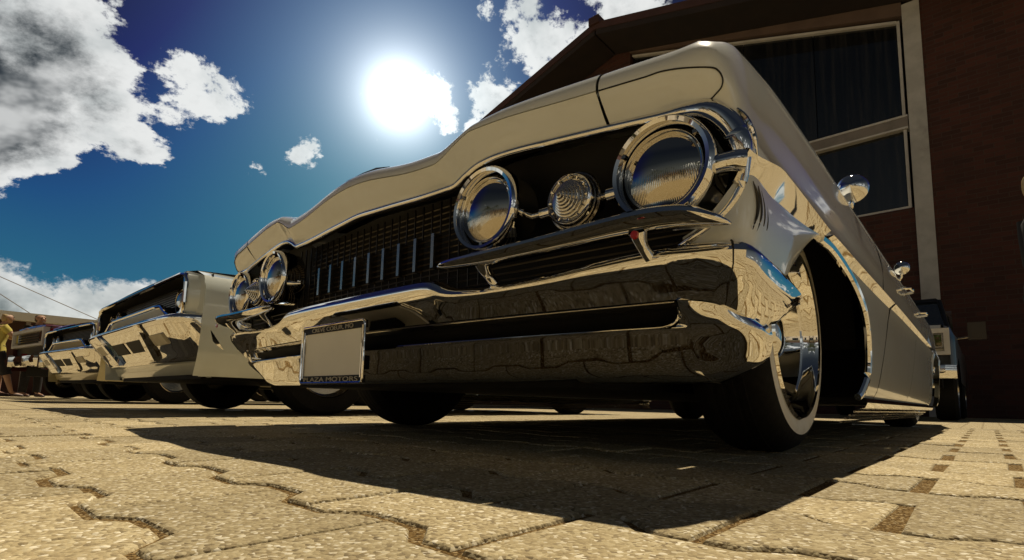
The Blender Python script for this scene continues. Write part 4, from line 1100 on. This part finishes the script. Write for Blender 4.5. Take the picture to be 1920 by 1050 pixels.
def hand(J, E, wrist, d, up, side):
    """palm and five bent fingers grown from joint index wrist along direction d"""
    w = Vector(J[wrist][:3]); d = Vector(d).normalized(); up = Vector(up).normalized(); s = d.cross(up).normalized()*side
    J.append((*(w+d*.05), .026)); pm = len(J)-1; E.append((wrist, pm))
    for i, (o, ln) in enumerate(((-.028, .062), (-.010, .075), (.010, .072), (.028, .055))):
        b = w+d*.085+s*o; J.append((*b, .010)); a = len(J)-1; E.append((pm, a))
        J.append((*(b+d*ln*.55-up*.010), .009)); E.append((a, len(J)-1)); J.append((*(b+d*ln-up*.035), .008)); E.append((len(J)-2, len(J)-1))
    b = w+d*.03-s*.035; J.append((*b, .012)); E.append((pm, len(J)-1)); J.append((*(b+d*.04-s*.015-up*.01), .010)); E.append((len(J)-2, len(J)-1))
def person(loc, rz, label, hair, top, legs, shoe, pose):
    p = empty('person', loc, rz); tag(p, label, 'person')
    P = pose
    J = []; E = []
    def add(q, r, par=None):
        J.append((*q, r)); i = len(J)-1
        if par is not None: E.append((par, i))
        return i
    hip = add(P['hip'], (.15, .11)); wst = add(P['waist'], (.135, .10), hip); ch = add(P['chest'], (.155, .11), wst); nk = add(P['neck'], .055, ch)
    hd = Vector(P['head']); nv = Vector(P['neck'])
    add(tuple(nv.lerp(hd, .45)), .052, nk); a = len(J)-1
    chin = add(tuple(hd+Vector((0, .02, -.06))), (.062, .075), a); mid = add(tuple(hd), (.076, .092), chin); add(tuple(hd+Vector((0, -.01, .07))), (.066, .080), mid)
    nose = add(tuple(hd+Vector((0, .105, -.02))), .014, mid)
    for sg, k in ((-1, 'l'), (1, 'r')):
        add(tuple(hd+Vector((sg*.083, -.005, -.01))), .016, mid)
        sh = add(P['sh'+k], .062, ch); el = add(P['el'+k], .044, sh); wr = add(P['wr'+k], .030, el)
        d = Vector(P['wr'+k])-Vector(P['el'+k]); hand(J, E, wr, d, (0, 0.3, 1) if abs(d.z) < .15 else (sg, 0, 0.05), sg)
        th = add(P['th'+k], .088, hip); kn = add(P['kn'+k], .060, th); cf = add(tuple(Vector(P['kn'+k]).lerp(Vector(P['an'+k]), .35)), .055, kn); an = add(P['an'+k], .036, cf)
        ft = Vector(P['an'+k]); add((ft.x, ft.y+.10, ft.z-.04), (.036, .026), an); add((ft.x, ft.y+.18, ft.z-.055), (.030, .018), len(J)-1)
    b = skin('body', J, E, 'skin', p)
    # clothes
    def ell(mb, secs, n=18):
        mb.grid([[(c[0]+rx*math.cos(2*PI*q/n), c[1]+ry*math.sin(2*PI*q/n), c[2]+dz*math.sin(2*PI*q/n)) for q in range(n)] for c, rx, ry, dz in secs], close_v=True)
    V3 = lambda k: Vector(P[k])
    mb = MB()
    hip_, wa_, ch_, ne_ = V3('hip'), V3('waist'), V3('chest'), V3('neck')
    ell(mb, [(hip_+Vector((0, 0, -.05)), .185, .140, 0), (hip_+Vector((0, 0, .03)), .180, .138, 0), (wa_, .160, .122, 0), (wa_.lerp(ch_, .55), .170, .126, 0), (ch_, .182, .130, 0), (ch_.lerp(ne_, .45), .185, .112, 0), (ch_.lerp(ne_, .72), .140, .088, 0), (ch_.lerp(ne_, .92), .072, .068, 0)])
    sv_ = P.get('sleeve', .6)
    for k in 'lr':
        a_, b_, w_ = V3('sh'+k), V3('el'+k), V3('wr'+k)
        pts_ = [tuple(a_+Vector((0, 0, .012))), tuple(a_.lerp(b_, .35)), tuple(a_.lerp(b_, min(sv_, 1.0)))]; rr_ = [.070, .070, .060]
        if sv_ > 1: pts_ += [tuple(b_.lerp(w_, .5)), tuple(b_.lerp(w_, .93))]; rr_ += [.050, .042]
        mb.tube(pts_, rr_, 14)
    mb.build('shirt', top, p, angle=60)
    mb = MB()
    ell(mb, [(hip_+Vector((0, 0, .10)), .163, .124, 0), (hip_+Vector((0, 0, .02)), .176, .133, 0), (hip_+Vector((0, 0, -.06)), .172, .135, 0), (hip_+Vector((0, .005, -.13)), .135, .110, 0)])
    for k in 'lr':
        a_, b_, w_ = V3('th'+k), V3('kn'+k), V3('an'+k)
        pts_ = [tuple(a_+Vector((0, 0, .03))), tuple(a_.lerp(b_, .4)), tuple(b_)]; rr_ = [.108, .100, .082]
        if P.get('long'): pts_ += [tuple(b_.lerp(w_, .5)), tuple(b_.lerp(w_, .95))]; rr_ += [.070, .064]
        else: pts_ += [tuple(b_.lerp(w_, .14))]; rr_ += [.086]
        mb.tube(pts_, rr_, 14)
    mb.build('trousers' if P.get('long') else 'knee_shorts', legs, p, angle=60)
    for k in 'lr':
        f = Vector(P['an'+k])
        skin('shoe', [(f.x, f.y-.035, f.z-.045, (.040, .034)), (f.x, f.y+.06, f.z-.042, (.046, .036)), (f.x, f.y+.15, f.z-.052, (.046, .028)), (f.x, f.y+.205, f.z-.058, (.036, .020))], [(0, 1), (1, 2), (2, 3)], shoe, p)
    hh = hd
    skin('hair', [(hh.x, hh.y-.012, hh.z+.070, (.074, .088)), (hh.x, hh.y-.022, hh.z+.02, (.086, .080)), (hh.x, hh.y-.040, hh.z-.035, (.080, .062)), (hh.x, hh.y-.050, hh.z-.085, (.062, .045))], [(0, 1), (1, 2), (2, 3)], hair, p)
    for sg in (-1, 1):
        MB().lathe([(.0001, .012), (.008, .009), (.012, 0), (.008, -.009), (.0001, -.012)], 12, (hh.x+sg*.032, hh.y+.083, hh.z+.012)).build('eye', 'dark_cloth', p)
    MB().tube([(hh.x-.024, hh.y+.094, hh.z-.062), (hh.x, hh.y+.100, hh.z-.063), (hh.x+.024, hh.y+.094, hh.z-.062)], .005, 6).build('mouth', 'shoe_leather', p)
    return p
lean = dict(hip=(0, 0, .90), waist=(0, -.01, 1.04), chest=(0, .03, 1.24), neck=(0, .06, 1.43), head=(0, .10, 1.555),
            shl=(-.17, .03, 1.36), shr=(.17, .04, 1.36), ell=(-.20, .20, 1.17), elr=(.20, .22, 1.17), wrl=(-.12, .44, 1.15), wrr=(.12, .45, 1.16),
            thl=(-.09, .0, .84), thr=(.09, .02, .84), knl=(-.10, .08, .48), knr=(.10, .16, .49), anl=(-.10, .10, .085), anr=(.10, .28, .085), sleeve=.55)
person((-13.1, .86, 0), 0.0, 'person in yellow top and dark knee-length shorts reaching out, at the left edge', 'blond_hair', 'yellow_cloth', 'dark_cloth', 'shoe_leather', lean)
stand = dict(hip=(0, 0, .92), waist=(0, 0, 1.06), chest=(0, .02, 1.28), neck=(0, .02, 1.48), head=(0, .04, 1.60),
             shl=(-.18, .02, 1.41), shr=(.18, .02, 1.41), ell=(-.23, .02, 1.13), elr=(.23, .02, 1.13), wrl=(-.23, .14, .90), wrr=(.23, .14, .90),
             thl=(-.09, 0, .86), thr=(.09, 0, .86), knl=(-.10, .03, .48), knr=(.10, -.02, .48), anl=(-.11, .02, .085), anr=(.11, -.05, .085), sleeve=1.2, long=True)
person((-13.10, 1.42, 0), math.radians(-60), 'person in black trousers standing behind the maroon truck', 'brown_hair', 'brown_cloth', 'dark_cloth', 'shoe_leather', stand)
away_ = dict(stand); away_.update(head=(0, -.05, 1.60), neck=(0, -.02, 1.48), ell=(-.20, .06, 1.13), elr=(.20, .06, 1.13), wrl=(-.18, .22, .95), wrr=(.18, .22, .95), shl=(-.18, .04, 1.41), shr=(.18, .04, 1.41))
person((1.625, 4.76, 0), math.radians(-48), 'fair-haired person in dark brown clothes cut off by the right edge', 'blond_hair', 'brown_cloth', 'brown_cloth', 'pale_leather', away_)

# ================================================================== WHAT STANDS BEHIND THE PHOTOGRAPHER (seen in lamps and chrome)
def shed():
    r = empty('pale_hall', (4.0, -22.0, 0)); tag(r, 'long pale hall mirrored in the headlights, across the yard from the cars', 'building')
    MB().box(-26, 26, -10, 0, 0, 4.2).build('wall', 'pale_wall', r, smooth=False)
    MB().prism([(-10.6, 4.0), (.6, 4.0), (.6, 4.3), (-5, 6.0), (-10.6, 4.3)], 'x', -26.6, 26.6).build('roof', 'roof_brown', r, smooth=False)
    for k in range(10):
        x = -23.4+5.2*k
        w = MB().box(x-1.1, x+1.1, -.05, .06, 1.2, 3.0).build('window', 'white_frame', r, smooth=False)
        MB().box(x-1.0, x+1.0, .06, .075, 1.3, 2.9).build('pane', 'dark_glass', w, smooth=False)
shed()
def tree(loc, h, rad, seed, label):
    rr = random.Random(seed); r = empty('tree', loc); tag(r, label, 'tree', 'trees across the yard')
    MB().tube([(0, 0, 0), (.1, 0, h*.25), (-.05, .1, h*.5), (0, 0, h*.8)], [.28, .2, .14, .04], 10).build('trunk', 'bark', r)
    for k in range(6):
        a = 2*PI*k/6+rr.random(); z = h*(.32+.07*k)
        MB().tube([(0, 0, z), (rad*.35*math.cos(a), rad*.35*math.sin(a), z+.5), (rad*.75*math.cos(a), rad*.75*math.sin(a), z+1.3)], [.09, .06, .02], 6).build('limb', 'bark', r)
    mb = MB()
    cl = [(Vector((rr.gauss(0, rad*.42), rr.gauss(0, rad*.42), h*.66+rr.gauss(0, h*.15))), rr.uniform(.5, 1.1)) for _ in range(26)]
    for c, s_ in cl:
        for _ in range(70):
            p = c+Vector((rr.gauss(0, s_*.5), rr.gauss(0, s_*.5), rr.gauss(0, s_*.4)))
            a = Vector((rr.uniform(-1, 1), rr.uniform(-1, 1), rr.uniform(-1, 1))).normalized(); b = a.orthogonal().normalized(); l = rr.uniform(.10, .2)
            o = len(mb.v); mb.v += [tuple(p-a*l), tuple(p+b*l*.5), tuple(p+a*l), tuple(p-b*l*.5)]; mb.f.append((o, o+1, o+2, o+3))
    mb.build('crown', 'leaf_green', r, smooth=False, weld=False, fixn=False)
tree((-9.0, -17.5, 0), 8.5, 3.0, 1, 'broad leafy tree left of the pale hall, mirrored in the lamps')
tree((-2.0, -18.5, 0), 6.5, 2.2, 2, 'smaller leafy tree before the pale hall, mirrored in the lamps')
tree((14.0, -16.5, 0), 9.0, 3.2, 3, 'tall leafy tree at the right end of the pale hall, mirrored')
